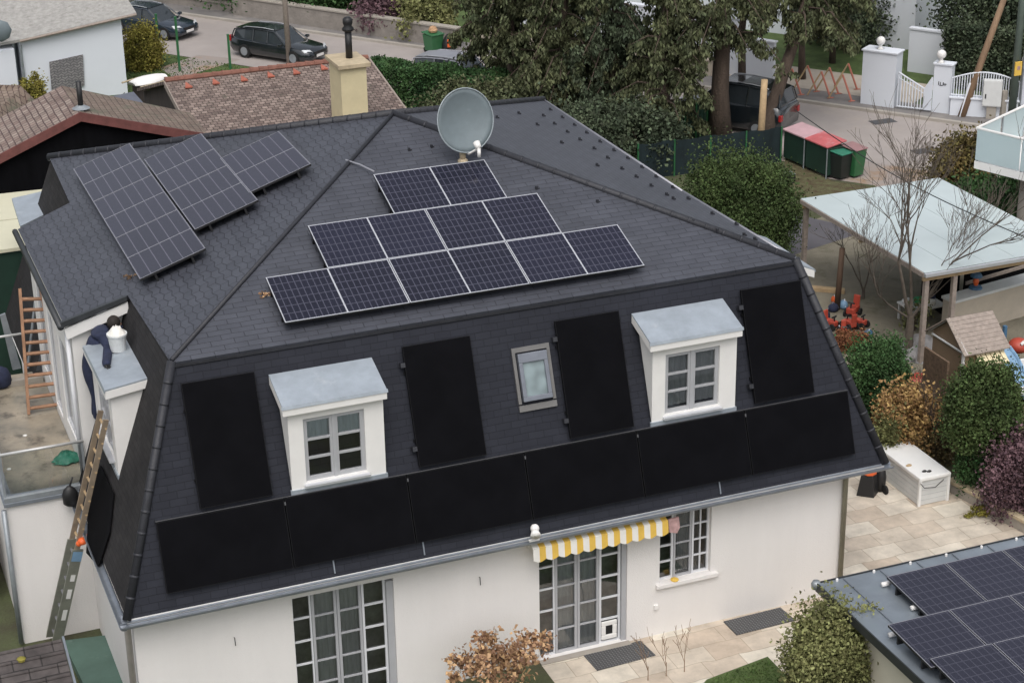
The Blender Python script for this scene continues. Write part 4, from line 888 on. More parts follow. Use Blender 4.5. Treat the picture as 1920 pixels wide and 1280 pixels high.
def conifer(name, base, top, r, z0, z1, mat, n_br, label, lean=None, group=None, leaf=.075, trunk_r=.22, sparse=1.0, asym=None, cat='tree', per=800):
    base = A(*base); top = A(*top); t = root(name, base, label=label, cat=cat, group=group)
    L = top-base; mb = MB(); pts = [base+L*f+A(*(rng.normal(size=3)*.05))*(f > 0) for f in np.linspace(0, 1, 8)]
    mb.tube(pts, [trunk_r*(1.25-.25*min(1, f*8))*(1-f*.75) for f in np.linspace(0, 1, 8)], 10); obj('trunk', mb, m_bark, t, smooth=True)
    bm_ = MB(); P_ = []
    for i in range(n_br):
        z = z0+(z1-z0)*((i+rng.random())/n_br); f = (z-base[2])/L[2]; o_ = base+L*f
        a_ = rng.random()*2*math.pi; rr = r*(1-.45*max(0, (z-z0)/(z1-z0))**1.5)*(.55+.6*rng.random())
        if asym is not None: rr *= (1+.6*(math.cos(a_)*asym[0]+math.sin(a_)*asym[1]))
        d = A(math.cos(a_), math.sin(a_), 0); e = o_+d*rr+A(0, 0, -.35*rr+.25*rng.normal())
        md = o_+d*rr*.5+A(0, 0, .06*rr)
        bm_.tube([o_, md, e], [.05, .035, .012], 5)
        nt_ = max(3, int(13*rr/r*sparse)); side = A(-d[1], d[0], 0)
        for j in range(nt_):
            f2 = min(1, .12+.9*(j+rng.random())/nt_); q0 = o_+(md-o_)*(f2*2) if f2 < .5 else md+(e-md)*(f2*2-1)
            q0 = q0+side*rng.normal()*(.10+.30*f2*rr/2.6); ln_ = .22+.55*rng.random()*(1.2-f2*.5); k = int(per*.075*(.6+.8*rng.random()))
            hz = rng.random(k)**1.2; P_.append(q0+rng.normal(size=(k, 3))*A(.10, .10, .04)*(1.15-.6*hz)[:, None]-np.outer(hz*ln_, [0, 0, 1]))
    obj('branches', bm_, m_bark, t)
    mb = MB(); mb.leaves(np.concatenate(P_), leaf, 2.6, droop=1.0); obj('crown', mb, mat, t); return t
def baretree(name, base, h, label, spread=.5, levels=5, seed=1, r0=.11, mat=None, first=None, jit=.32, th=.25, dec=.58):
    r3 = random.Random(seed); base = A(*base); t = root(name, base, label=label, cat='tree'); tr = MB(); br = MB()
    def grow(p, d, ln, r_, lv):
        pts = [p]; q = p
        for i in range(3):
            d = unit(d+A(r3.gauss(0, .09), r3.gauss(0, .09), r3.gauss(.05, .05))); q = q+d*ln/3; pts.append(q)
        br.tube(pts, [max(.005, r_*k_) for k_ in (1, .88, .74, .6)], 7 if lv > 3 else 4)
        if lv == 0: return
        n = 3 if lv > 2 else r3.choice([2, 3, 3])
        for i in range(n):
            dd = unit(d+A(r3.gauss(0, spread), r3.gauss(0, spread), r3.gauss(.12, jit)))
            grow(pts[r3.choice([1, 2, 3, 3])] if i else q, dd, ln*r3.uniform(.62, .85), r_*dec, lv-1)
    for (d, ln, r_) in first: grow(base+A(0, 0, th), unit(d), ln, r_, levels)
    tr.tube([base, base+A(0, 0, th+.12)], [r0*1.5, r0*1.1], 9); obj('trunk', tr, mat or m_barkg, t); obj('branches', br, mat or m_barkg, t); return t

def grass(name, poly, n, mat, z=.015, size=.10):
    poly = [A(*p[:2]) for p in poly]; lo_, hi_ = np.min(poly, 0), np.max(poly, 0); q = lo_+rng.random((n, 2))*(hi_-lo_); ins = np.zeros(n, bool); j = len(poly)-1
    for i in range(len(poly)):
        a_, b_ = poly[i], poly[j]; c_ = ((a_[1] > q[:, 1]) != (b_[1] > q[:, 1])) & (q[:, 0] < (b_[0]-a_[0])*(q[:, 1]-a_[1])/(b_[1]-a_[1]+1e-12)+a_[0]); ins ^= c_; j = i
    q = q[ins]; mb = MB(); mb.leaves(np.c_[q, np.full(len(q), z+.02)], size, 1.5); tag(obj(name, mb, mat), kind='stuff')
m_grass = leafm('grass_blades', (.045, .085, .02), (.085, .125, .035), .4)
grass('grass', [(17.3, 32.55), (18.85, 32.8), (18.9, 27), (12, 27), (14, 31)], 40000, m_grass, z=-.002, size=.028)
grass('grass', [RD(-79, 70.4)[:2], RD(-53, 70.4)[:2], RD(-53, 64)[:2], RD(-79, 64)[:2]], 50000, m_grass, z=0, size=.05)
# the stand of firs behind the house
fg = 'tall firs between the house and the street'
conifer('fir_tree', G(960, 215), G(960, 215)+A(0, 0, 14), 2.8, 1.2, 10, m_fir, 80, 'leftmost broad drooping fir, in front of the white wall behind the peak of the house', group=fg, trunk_r=.2)
conifer('fir_tree', G(1055, 232), G(1055, 232)+A(.1, 0, 15), 2.7, 1.5, 11, m_fir, 75, 'fir with a straight grey trunk directly right of the satellite dish', group=fg, trunk_r=.34)
conifer('fir_tree', G(1150, 240), G(1150, 240)+A(0, 0, 14), 2.3, 1.6, 9, m_fir2, 48, 'dark fir in the middle of the stand, hiding the white parked car', group=fg, trunk_r=.2)
conifer('fir_tree', G(1242, 272), G(1242, 272)+A(.25, 0, 14), 2.0, 1.4, 10, m_fir, 50, 'fir just left of the dark green netting fence', group=fg, trunk_r=.27)
conifer('fir_tree', G(1350, 262), G(1350, 262)+A(-.1, 0, 14), 2.6, 4.1, 10, m_fir, 46, 'fir with a thick bare lower trunk in front of the dark off-road car', group=fg, trunk_r=.42, sparse=.8)
b5 = G(1432, 262); conifer('leaning_fir', b5, FY(1530, -60, b5[1]+1.0)+A(.6, 0, 2), 2.5, 4.5, 9.5, m_fir, 40, 'fir with a reddish trunk leaning to the right above the bins', group=fg, trunk_r=.33, sparse=.9, asym=(.5, .2))
b6 = G(1385, 205); conifer('fir_tree', b6, b6+A(.3, 0, 12), 1.8, 4.7, 10, m_fir2, 22, 'thinner fir with a forked trunk behind the thick trunk', group=fg, trunk_r=.2, sparse=.7)
b7 = G(1640, 215); conifer('pine_tree', b7+A(-.2, 6, 0), b7+A(-.2, 6, 12), 3.4, 5.2, 9, m_fir, 80, 'wide pine hanging over the white gate posts', trunk_r=.16, asym=(-.1, -.1))
b8 = G(1560, 120); conifer('spruce_tree', b8, b8+A(0, 0, 11), 1.8, 2.2, 9, m_fir2, 45, 'small dark spruce on the lawn behind the red racks', trunk_r=.14)
bush('dark_shrub', G(900, 262), 2.6, 1.6, 2.4, m_fir, 7000, .16, 'dark evergreen undergrowth behind the roof peak and dish')
bush('dark_shrub', G(1110, 300), 3.0, 1.5, 2.3, m_fir2, 8000, .16, 'dark evergreen undergrowth right of the satellite dish, below the firs')
bush('dark_shrub', G(1215, 318), 1.5, 1.1, 2.6, m_fir2, 4500, .16, 'narrow dark evergreen at the left end of the netting fence')
bush('round_thuja', G(1380, 500), 1.98, 1.98, 4.1, m_thuja, 34000, .09, 'large rounded dark green thuja just behind the right roof edge', 'tree', stem=.2, m=420, spread=.13, inner=.25)
bush('ball_shrub', G(1637, 790), .92, .92, 2.5, m_hedge, 13000, .08, 'round dark green shrub beside the right roof corner, near the toys', stem=.5, m=260, spread=.14, inner=.25)
bush('column_thuja', G(1830, 930), 1.0, .98, 3.75, m_thuja, 15000, .085, 'tall dark green thuja behind the white storage box', 'tree', stem=1.45, m=260, spread=.14, inner=.25)
bush('thuja_base', G(1822, 928), .52, .5, 2.1, m_hedge, 3500, .08, 'narrow dark shrub at the foot of the tall thuja', stem=0)
bush('tan_shrub', G(1697, 862), .86, .8, 2.15, m_tan, 6500, .10, 'tan and yellow autumn shrub between the two dark round shrubs', m=110, spread=.2)
bush('yellow_green_shrub', G(1655, 880), .55, .5, 1.6, m_pale, 2500, .09, 'yellow-green shrub at the left foot of the tan shrub')
bush('purple_shrub', G(1898, 965), .85, .8, 2.4, m_purple, 6500, .085, 'dark purple leaved shrub at the right edge above the patio wall', m=130, spread=.2)
bush('autumn_hedge', G(1800, 395), 1.25, 1.2, 2.9, m_autumn, 9000, .13, 'autumn coloured hedge left of the frosted glass balcony', 'hedge', m=140)
bush('autumn_hedge', G(1860, 425), 1.8, 1.1, 1.9, m_hedge, 8000, .13, 'dark green hedge below the frosted glass balcony, behind the canopy', 'hedge')
bush('pale_shrub', (18.8, 30.1, 0), .92, .95, 2.9, m_pale, 15000, .085, 'pale green leafy shrub at the corner of the carport', m=230, spread=.16, inner=.3)
t = bush('rust_shrub', G(945, 1335), 1.25, .95, 1.85, m_rust, 1000, .12, 'sparse rust coloured shrub in front of the cream wall at the bottom', stem=.9, m=46, spread=.13, inner=.6, nstem=13, sr=.022, stemmat=m_wood)
bush('yellow_bush', G(270, 130), .93, .9, 2.15, m_yel, 8500, .10, 'yellow-green rounded bush beside the cool white gable wall', m=120)
bush('small_bush', G(58, 205, .2), .8, .7, 1.5, m_yel, 2500, .10, 'small yellowish bush at the foot of the white wall on the left')
for i in range(3):
    g = G(1215+34*i, 1275-8*i); baretree('dry_stem', g, 1, ['leafless stem nearest the rust coloured shrub', 'thin leafless stem between shrub and lawn', 'thin dry stem standing on the patio edge', 'rightmost thin dry stem before the lawn'][i], .35, 2, 40+i, .007, m_wood, [((.1*(i-1.5), .1, 1), .5, .008), ((-.2, .1, 1), .45, .007)])
# trimmed hedges as long leafy boxes
def hedge(name, h0, h1, H, th, mat, N, leaf, label):
    h0, h1 = A(*h0), A(*h1); hd = h1-h0; L_ = np.linalg.norm(hd); hu = hd/L_; hn = A(-hu[1], hu[0], 0)
    a_ = rng.random(N)*L_; front = rng.random(N) < .45; bq = np.where(front, rng.random(N)**2*.25, rng.random(N)*th); zq = np.where(front, rng.random(N)*H, H-rng.random(N)**2*.2)
    lump = .07*np.sin(a_*2.3)+.05*np.sin(a_*5.1+1)
    Pq = h0+np.outer(a_, hu)+np.outer(bq-lump, hn)+np.outer(zq+lump, [0, 0, 1])+rng.normal(size=(N, 3))*.06
    t = root(name, (h0+h1)/2, label=label, cat='hedge'); mb = MB(); mb.leaves(Pq, leaf, 1.2); obj('foliage', mb, mat, t); mb = MB()
    for i in range(24): p = h0+hu*(L_*(i+.5)/24)+hn*th*.5; mb.tube([p, p+A(.05, 0, H*.8)], [.05, .02], 5)
    obj('stem', mb, m_bark, t)
hedge('trimmed_hedge', G(680, 200), G(985, 236), 1.85, 1.4, m_hedge, 60000, .08, 'long trimmed green hedge running right from the yellow chimney')
hedge('clipped_hedge', RD(-27.2, 82.4, .05), RD(-12, 82.4, .05), 2.7, 1.5, m_fir2, 45000, .11, 'dark clipped hedge behind the arched white fence')
baretree('bare_tree', G(1702, 668), 6, 'leafless spreading tree in front of the glass canopy', .36, 5, 31, .10, None, [((-.38, .0, 1), 2.0, .066), ((.06, .1, 1), 1.9, .062), ((.70, -.2, .8), 2.2, .05), ((-.85, .0, .8), 1.7, .036), ((1.0, .2, .65), 1.9, .036)], jit=.10, th=1.25, dec=.55)
baretree('bare_sapling', G(1618, 560), 3, 'thin leafless sapling above the pile of toys', .38, 4, 5, .04, None, [((-.3, .1, 1), 1.1, .03), ((.4, .1, 1), 1.0, .028)])
baretree('bare_shrub', G(1752, 878), 3, 'leafless brown shrub between tan shrub and tall thuja', .25, 4, 9, .05, m_bark, [((-.1, .1, 1), .9, .035), ((.25, .0, 1), .8, .03), ((0, -.1, 1), .7, .03)])
bush('brown_undergrowth', G(1755, 870), .75, .6, 1.5, leafm('brown_leaves', (.07, .05, .025), (.13, .10, .045)), 2200, .09, 'brown and green undergrowth behind the storage box')
bush('ivy', G(1712, 618), .5, .4, 1.1, m_pale, 500, .09, 'sparse green shrub at the foot of the leafless tree')
bush('rust_groundcover', G(1592, 655), .6, .4, .6, leafm('rust_ground_leaves', (.16, .06, .03), (.26, .12, .06)), 2500, .08, 'rust coloured low shrub between the toys and the round shrub')
# planting beyond the street, back to front left to right
k = 0
far = [(-84, 82, 4, 3.2, m_fir2, 'dark bush at the top left behind the street wall, beyond the first car'), (-76.5, 81.5, 3.0, 2.4, m_yel, 'olive bush behind the street wall, left of the concrete post'),
       (-70, 82.0, 3.2, 4.5, m_fir2, 'black-green bush behind the street wall, right of the concrete post'), (-64.5, 82, 3.2, 5, m_hedge, 'dense green bush behind the street wall, above the black car'),
       (-59.5, 82.4, 2.8, 4.4, m_hedge, 'mid green bush behind the street wall, left of the grey shrubs'), (-55.5, 80.9, 1.6, 1.9, m_purple, 'greyish purple shrub on top of the street wall'),
       (-53.0, 80.9, 1.5, 2.3, m_pale, 'pale green shrub at the right end of the street wall'), (-57.5, 84.5, 2.6, 3.4, m_autumn, 'brownish shrub above the right half of the street wall')]
for (s, t_, r_, h, mt, lb) in far: bush('roadside_bush', RD(s, t_-1.9+r_*.25), r_, r_*.8, h, mt, int(2600*r_), .2, lb)
bush('gold_shrub', RD(-21.5, 86.5), 2.2, 1.8, 4.4, leafm('gold_leaves', (.11, .13, .03), (.2, .2, .05)), 6500, .17, 'yellow-green shrub behind the dark clipped hedge')
bush('garden_tree', RD(-26.5, 87), 2.6, 2.2, 6.6, m_fir2, 8500, .18, 'dark evergreen behind the right gate post', 'tree')
bush('garden_tree', RD(-33.5, 88), 2.3, 2.0, 3.6, m_fir2, 6000, .18, 'dark green shrub on the lawn in front of the far white house')
bush('garden_tree', RD(-15, 89), 3.6, 3, 6.5, m_fir2, 8000, .2, 'dark evergreen in the top right corner', 'tree')

# ------------------------------------------------------------------ street side: walls, gate, fence, poles
def wallseg(name, a, b, h, th, mat, label, cat='wall', z0=0, capm=None, taper=None):
    a, b = A(*a[:2], z0), A(*b[:2], z0); d = b-a; n_ = unit(A(-d[1], d[0], 0))
    t = root(name, (a+b)/2, label=label, cat=cat); mb = MB(); mb.obox(a, d, n_*th, A(0, 0, h)); obj('wall_body', mb, mat, t)
    mb = MB(); mb.obox(a-n_*.05-unit(d)*.04+A(0, 0, h+.002), d+unit(d)*.08, n_*(th+.1), A(0, 0, .09)); obj('coping', mb, capm or mat, t, bevel=.01); return t
wallseg('street_wall', RD(-100, 79.1), RD(-64.6, 78.6), .45, .4, m_wallgrey, 'grey garden wall beyond the street at the top left', z0=.05)
wallseg('street_wall', RD(-64.5, 78.2), RD(-50.2, 77.75), 1.0, .35, m_wallgrey, 'stained grey garden wall beyond the street above the trimmed hedge', z0=.05, capm=m_concrete)
wallseg('low_white_wall', RD(-50.4, 79.3), RD(-37.0, 79.0), .75, .25, m_sandst, 'low sand coloured wall seen between the fir trunks', z0=.05)
wallseg('white_garden_wall', RD(-50.0, 80.2), RD(-35.9, 79.6), 2.7, .25, m_bluewhite, 'tall white garden wall behind the fir trunks', z0=.05)
def panel(name, pa, pb, pxh, th, mat, label, cat, z0=.12, cap_=True):
    a, b = G(*pa, z0), G(*pb, z0); h = HP(a, pxh); d = b-a; n_ = unit(A(-d[1], d[0], 0)); t = root(name, (a+b)/2, label=label, cat=cat)
    mb = MB(); mb.obox(a, d, n_*th, A(0, 0, h)); obj('body', mb, mat, t)
    if cap_: mb = MB(); mb.obox(a-n_*.06-unit(d)*.06+A(0, 0, h+.002), d+unit(d)*.12, n_*(th+.12), A(0, 0, .07)); obj('cap', mb, mat, t, bevel=.01)
    return t, a, b, h
wallseg('white_back_wall', RD(-29.4, 84.2), RD(-27.7, 84.1), 2.0, .25, m_bluewhite, 'white wall across the garden behind the iron gate', z0=.05)
panel('white_gate_panel', (1378, 160), (1448, 172), 84, .2, m_bluewhite, 'tall plain white gate panel left of the red racks', 'gate')
t, a, b, h = panel('gate_pillar', (1613, 194), (1675, 203), 93, .75, m_bluewhite, 'broad white pillar between the red racks and the iron gate', 'pillar')
def finial(c, par, r_=.2):
    mb = MB(); mb.lathe(c, [(.17, 0), (.10, .06), (.07, .16), (.09, .2)], 14); mb.ball(c+A(0, 0, .18+r_*.9), r_, 16); obj('ball_finial', mb, m_white, par, smooth=True)
finial((a+b)/2+A(.2, .3, h+.07), t)
t, a, b, h = panel('gate_pillar', (1746, 210), (1779, 214), 84, .45, m_bluewhite, 'slim white pillar with a ball on top, right of the iron gate', 'pillar')
finial((a+b)/2+A(0, .2, h+.07), t)
mb = MB(); pn_ = unit(b-a); o_ = a+A(0, 0, h*.58)-A(pn_[1], -pn_[0], 0)*-.0
n2 = A(pn_[1], -pn_[0], 0)
for i, (x_, y_, w_, h_) in enumerate([(.22, .0, .035, .16), (.27, -.02, .14, .03), (.30, .02, .03, .12), (.42, .0, .035, .14), (.46, .05, .12, .03), (.50, -.01, .03, .1)]):
    mb.obox(a+pn_*x_+A(0, 0, h*.58+y_)+n2*.001, pn_*w_, n2*.012, A(0, 0, h_))
obj('house_number', mb, m_plastic_b, t)
t, a, b, h = panel('gate_pillar', (1907, 222), (1940, 226), 86, .45, m_bluewhite, 'white pillar cut by the right edge of the picture', 'pillar')
finial((a+b)/2+A(-.1, .2, h+.07), t)
# double gate with sagging top
ga, gb = G(1681, 204, .12), G(1744, 211, .12)
gt = root('iron_gate', (ga+gb)/2, label='white iron gate sloping down to the right between the white pillars', cat='gate')
def gtop(f): return 1.75-.62*min(1, f/.8) if f < .8 else 1.15+(f-.8)*2.6
for lo_, hi_ in ((0, .78), (.8, 1)):
    leaf = MB(); n = 9
    for i in range(n+1):
        f = lo_+(hi_-lo_)*i/n; p = ga+(gb-ga)*f; leaf.box(p[0]-.02, p[0]+.02, p[1]-.02, p[1]+.02, .2, gtop(f))
    top_ = [ga+(gb-ga)*(lo_+(hi_-lo_)*i/12)+A(0, 0, gtop(lo_+(hi_-lo_)*i/12)-.12) for i in range(13)]
    leaf.tube(top_, .035, 6); leaf.tube([p+A(0, 0, -.22) for p in top_], .02, 6); leaf.tube([ga+(gb-ga)*lo_+A(0, 0, .12), ga+(gb-ga)*hi_+A(0, 0, .12)], .03, 6)
    obj('gate_leaf', leaf, m_bluewhite, gt)
t, a, b, h = panel('arched_fence', (1780, 216), (1906, 224), 30, .25, m_bluewhite, 'white iron fence with an arched top on a low white wall', 'fence')
fm = MB(); n = 26
for i in range(n+1):
    f = i/n; p = a+(b-a)*f+A(.05, .08, h); tz = .85+.32*math.sin(math.pi*f); fm.box(p[0]-.017, p[0]+.017, p[1]-.017, p[1]+.017, p[2]+.06, p[2]+tz)
fm.tube([a+(b-a)*i/16+A(.05, .08, h+.87+.32*math.sin(math.pi*i/16)) for i in range(17)], .035, 6); fm.tube([a+A(.05, .08, h+.15), b+A(.05, .08, h+.15)], .025, 6)
obj('fence_bars', fm, m_bluewhite, t)
c = G(1840, 218, .12); d = unit(b-a); nn_ = A(d[1], -d[0], 0)
mc = root('meter_cabinet', c, label='pale grey meter cabinet in front of the arched white fence', cat='cabinet')
mb = MB(); mb.obox(c+nn_*.1+A(0, 0, .55), d*.78, nn_*.3, A(0, 0, 1.15)); obj('body', mb, m_boxg, mc, bevel=.02)
mb = MB(); mb.obox(c+nn_*.4+A(0, 0, .6)+d*.04, d*.70, nn_*.012, A(0, 0, 1.04)); obj('door', mb, m_boxg, mc); mb = MB(); mb.obox(c+nn_*.413+A(0, 0, .9)+d*.1, d*.05, nn_*.02, A(0, 0, .2)); obj('lock', mb, m_plastic_b, mc)
mb = MB(); mb.obox(c+nn_*.14+A(0, 0, 0)+d*.2, d*.4, nn_*.2, A(0, 0, .548)); obj('plinth', mb, m_concrete, mc)
def pole(name, p0, p1, r0, r1, mat, label, cat='pole', extra=None):
    t = root(name, p0, label=label, cat=cat); mb = MB(); mb.tube([p0, (A(*p0)+A(*p1))/2, p1], [r0, (r0+r1)/2, r1], 12); obj('shaft', mb, mat, t, smooth=True)
    if extra: extra(t)
    return t
c = G(1803, 218, .12); e = FY(1893, -30, c[1]-.3)
def strap(t): mb = MB(); p = c+(e-c)*.33; mb.tube([p-(e-c)*.008, p+(e-c)*.008], .15, 10); obj('strap', mb, m_concrete, t)
pole('leaning_utility_pole', c, e, .17, .12, m_wood, 'brown wooden pole leaning right in front of the arched fence', extra=strap)
c = G(1798, 220, .12); mb = MB(); mb.obox(c, A(.28, -.05, 0), A(.15, .1, 0), A(.35, 0, 1.45)); tag(obj('concrete_stub', mb, m_bluewhite, bevel=.02), 'pale concrete stub at the foot of the leaning wooden pole', 'post')
c = G(1879, 222, .12); mb = MB(); mb.box(c[0]-.12, c[0]+.12, c[1]-.1, c[1]+.1, .12, 1.35); tag(obj('concrete_post', mb, m_concrete, bevel=.02), 'grey concrete post right of the meter cabinet', 'post')
c = G(1896, 224, .12)
def ybox(t):
    mb = MB(); p = c+A(-.05, -.2, HP(c, 92)); mb.box(p[0]-.17, p[0]+.17, p[1]-.06, p[1]+.0, p[2]-.3, p[2]+.3); o = obj('yellow_box', mb, m_yellowp, t, bevel=.01)
    mb = MB(); mb.box(p[0]-.07, p[0]+.07, p[1]-.075, p[1]-.062, p[2]-.04, p[2]+.12); obj('panel_mark', mb, m_pinkc, o)
pole('steel_pole', c, c+A(0.05, 0, 9), .17, .14, M('green_steel', (.10, .13, .11), .5, .2), 'tall dark green steel pole with a yellow box at the right', extra=ybox)
pole('thin_pipe', G(1909, 224, .12), G(1909, 224, .12)+A(.05, 0, 8), .045, .045, m_galv, 'thin grey pipe beside the dark green steel pole')
pole('wooden_post', G(1424, 296), G(1424, 296)+A(.10, 0, HP(G(1424, 296), 138)), .15, .13, m_woodl, 'pale weathered post in front of the dark off-road car', 'post')
pole('utility_pole', G(543, 121), G(543, 121)+A(-.12, 0, 8), .14, .11, m_greyw, 'slim grey-brown pole in front of the black estate car')
pole('brown_post', G(1569, 580), G(1569, 580)+A(.08, 0, HP(G(1569, 580), 112)), .10, .09, M('brown_post', (.09, .055, .035), .8), 'dark brown post standing above the pile of toys', 'post')
c = RD(-71.5, 80.0); mb = MB(); mb.obox(c, A(*(dR*.62), 0), A(*(nR*.4), 0), (0, 0, 3.4)); tag(obj('concrete_pier', mb, m_concrete, bevel=.03), 'pale concrete pier behind the street wall at the top left', 'pier')
c = RD(-48.6, 79.6); p_ = pole('sign_post', c, c+A(0, 0, 5), .13, .12, m_woodd, 'dark post with a small yellow plate at the end of the street wall')
mb = MB(); q = c+A(-.1, -.2, 2.2); mb.box(q[0]-.2, q[0]+.2, q[1]-.03, q[1], q[2]-.16, q[2]+.16); obj('yellow_plate', mb, m_yellowp, p_)
for px, py, hh, lb in ((300, 120, 2.4, 'green steel fence post left of the others, in front of the first car'), (337, 134, 2.6, 'tall green steel fence post beside the gravel path'), (432, 130, 1.65, 'short green steel fence post near the black estate car')):
    c = G(px, py); t = root('fence_post', c, label=lb, cat='post', group='green steel fence posts'); mb = MB(); mb.box(c[0]-.05, c[0]+.05, c[1]-.05, c[1]+.05, 0, hh); obj('post', mb, m_greenpl, t)
    mb = MB(); mb.box(c[0]-.06, c[0]+.06, c[1]-.06, c[1]+.06, hh+.001, hh+.05); obj('post_cap', mb, m_greenpl, t)
# red racks
for i, (px, py, l) in enumerate([(1557, 184, 'second from the right, longest in front'), (1597, 190, 'nearest the broad white pillar'), (1572, 176, 'behind the longest one'), (1531, 172, 'left of the longest one'), (1607, 168, 'farthest back behind the pillar'), (1502, 178, 'leftmost, beside the leaning fir')]):
    c = G(px, py, .13); t = root('red_rack', c, label='slanting red steel bar with a thin rear leg, '+l, cat='bike rack', group='red slanting bars on the forecourt'); top_ = c+A(-.32, .35, 1.15)
    mb = MB(); mb.tube([c, top_], .045, 8); mb.obox(c+A(-.15, -.05, 0), (.3, 0, 0), (0, .1, 0), (0, 0, .02)); obj('bar', mb, m_redp if 0 else M('salmon_red', (.48, .17, .12), .5), t); mb = MB(); mb.tube([top_, top_+A(-.45, .35, -1.1)], .035, 8); obj('leg', mb, m_woodl, t)
# far houses
fh = root('white_house', RD(-42, 90), label='big white house behind the firs at the top of the picture', cat='house')
def Robox(mb, s0, s1, t0, t1, z0, z1): return mb.obox(RD(s0, t0, z0), A(*(dR*(s1-s0)), 0), A(*(nR*(t1-t0)), 0), A(0, 0, z1-z0))
obj('wall', Robox(MB(), -49, -30.5, 88, 96, .05, 7.5), m_bluewhite, fh); obj('roof', Robox(MB(), -49.4, -30.1, 87.6, 96.4, 7.502, 7.8), m_fibre, fh)
for s in (-47, -44, -41, -37, -34): obj('window', Robox(MB(), s, s+1.3, 87.93, 87.995, 1.2, 2.7), m_cglass, fh); obj('window', Robox(MB(), s, s+1.3, 87.93, 87.995, 4.6, 6.1), m_cglass, fh)
fh2 = root('grey_building', RD(-10, 92), label='plain blue-grey building behind the steel pole in the top right corner', cat='building'); obj('wall', Robox(MB(), -19.5, -4, 92, 100, .05, 6), M('blue_grey_wall', (.27, .29, .33), .8, var=.05), fh2); obj('roof', Robox(MB(), -19.8, -3.7, 91.7, 100.3, 6.002, 6.2), m_fibre, fh2)
# netting fence and green sheets
def netf(pa, pb, h, label, mat):
    a, b = G(*pa), G(*pb); d = b-a; n_ = unit(A(-d[1], d[0], 0)); t = root('netting_fence', (a+b)/2, label=label, cat='fence')
    mb = MB(); k = 24
    for i in range(k):
        p, q = a+d*i/k, a+d*(i+1)/k; e0, e1 = .05*math.sin(i*1.7), .05*math.sin((i+1)*1.7); mb.poly([p+n_*e0*.3, q+n_*e1*.3, q+n_*e1+A(0, 0, h-.03*math.sin(i)), p+n_*e0+A(0, 0, h-.03*math.sin(i))])
    o = obj('netting', mb, mat, t); s_ = o.modifiers.new('s', 'SOLIDIFY'); s_.thickness = .012
    for i in range(5): p = a+d*i/4-n_*.06; mb = MB(); mb.tube([p, p+A(0, 0, h+.05)], .035, 6); obj('post', mb, m_greenpl, t)
netf((1195, 338), (1462, 304), 1.45, 'dark green netting fence below the firs, behind the big thuja', m_netgreen)
netf((1262, 262), (1345, 256), 1.6, 'dark green screen between two fir trunks beside the street', m_greendk)
# bins and containers
ca, cb = G(1468, 300), G(1550, 336); cdv = cb-ca; cu = unit(cdv); cn_ = A(-cu[1], cu[0], 0); Lc = np.linalg.norm(cdv)
for k, lb in enumerate(('left dark green waste container under a faded pink lid', 'right dark green waste container under a bright red lid')):
    o_ = ca+cu*(Lc*.5*k+.03*k); l_ = Lc*.5-.04; t = root('waste_container', o_+cu*l_/2, label=lb, cat='container', group='waste containers beside the driveway')
    mb = MB(); mb.obox(o_+A(0, 0, .12), cu*l_, cn_*.85, A(0, 0, 1.12)); obj('tub', mb, m_greendk, t, bevel=.03)
    mb = MB(); o2 = o_-cu*.03-cn_*.06+A(0, 0, 1.25); mb.slab([o2, o2+cu*(l_+.06), o2+cu*(l_+.06)+cn_*.95+A(0, 0, .14), o2+cn_*.95+A(0, 0, .14)], (0, 0, .07)); obj('lid', mb, m_redlid if k else m_pinklid, t, bevel=.02)
    for f in (.1, .9):
        for g_ in (.1, .75): w_ = o_+cu*l_*f+cn_*g_; mb = MB(); mb.tube([w_+A(0, 0, .08)-cu*.03, w_+A(0, 0, .08)+cu*.03], .08, 10); obj('wheel', mb, m_tyre, t)
    mb = MB(); mb.tube([o_+cu*l_-cn_*.03+A(0, 0, .0), o_+cu*l_-cn_*.03+A(0, 0, 1.22)], .025, 6); obj('corner_rail', mb, m_galv, t)
def wheeliebin(c, mat, lidm, h, w_, label, yaw=0.3):
    t = root('wheelie_bin', c, label=label, cat='bin'); c = A(*c); ux = A(math.cos(yaw), math.sin(yaw), 0); uy = A(-ux[1], ux[0], 0)
    mb = MB(); lo_ = w_*.40; hi_ = w_*.5
    vs = [c+ux*sx*r_+uy*sy*r_*1.15+A(0, 0, z) for z, r_ in ((.08, lo_), (h*.93, hi_)) for sx, sy in ((-1, -1), (1, -1), (1, 1), (-1, 1))]
    mb.add(vs, [(0, 3, 2, 1), (4, 5, 6, 7), (0, 1, 5, 4), (1, 2, 6, 5), (2, 3, 7, 6), (3, 0, 4, 7)]); obj('tub', mb, mat, t, bevel=.03)
    mb = MB(); mb.slab([c-ux*hi_*1.08-uy*hi_*1.25+A(0, 0, h*.94), c+ux*hi_*1.08-uy*hi_*1.25+A(0, 0, h*.94), c+ux*hi_*1.08+uy*hi_*1.3+A(0, 0, h), c-ux*hi_*1.08+uy*hi_*1.3+A(0, 0, h)], (0, 0, .05)); obj('lid', mb, lidm, t, bevel=.02)
    mb = MB(); mb.tube([c-ux*hi_*.8+uy*hi_*1.35+A(0, 0, h*.95), c+ux*hi_*.8+uy*hi_*1.35+A(0, 0, h*.95)], .02, 6); obj('handle', mb, m_plastic_b, t)
    for s_ in (-1, 1): w0 = c+ux*s_*lo_*.9+uy*lo_*1.1+A(0, 0, .12); mb = MB(); mb.tube([w0-ux*.03, w0+ux*.03], .12, 12); obj('wheel', mb, m_tyre, t)
    return t
wheeliebin(G(1573, 334), M('black_green_bin', (.015, .02, .018), .5), m_toydkgreen, 1.12, .66, 'dark wheelie bin with a green lid beside the right container')
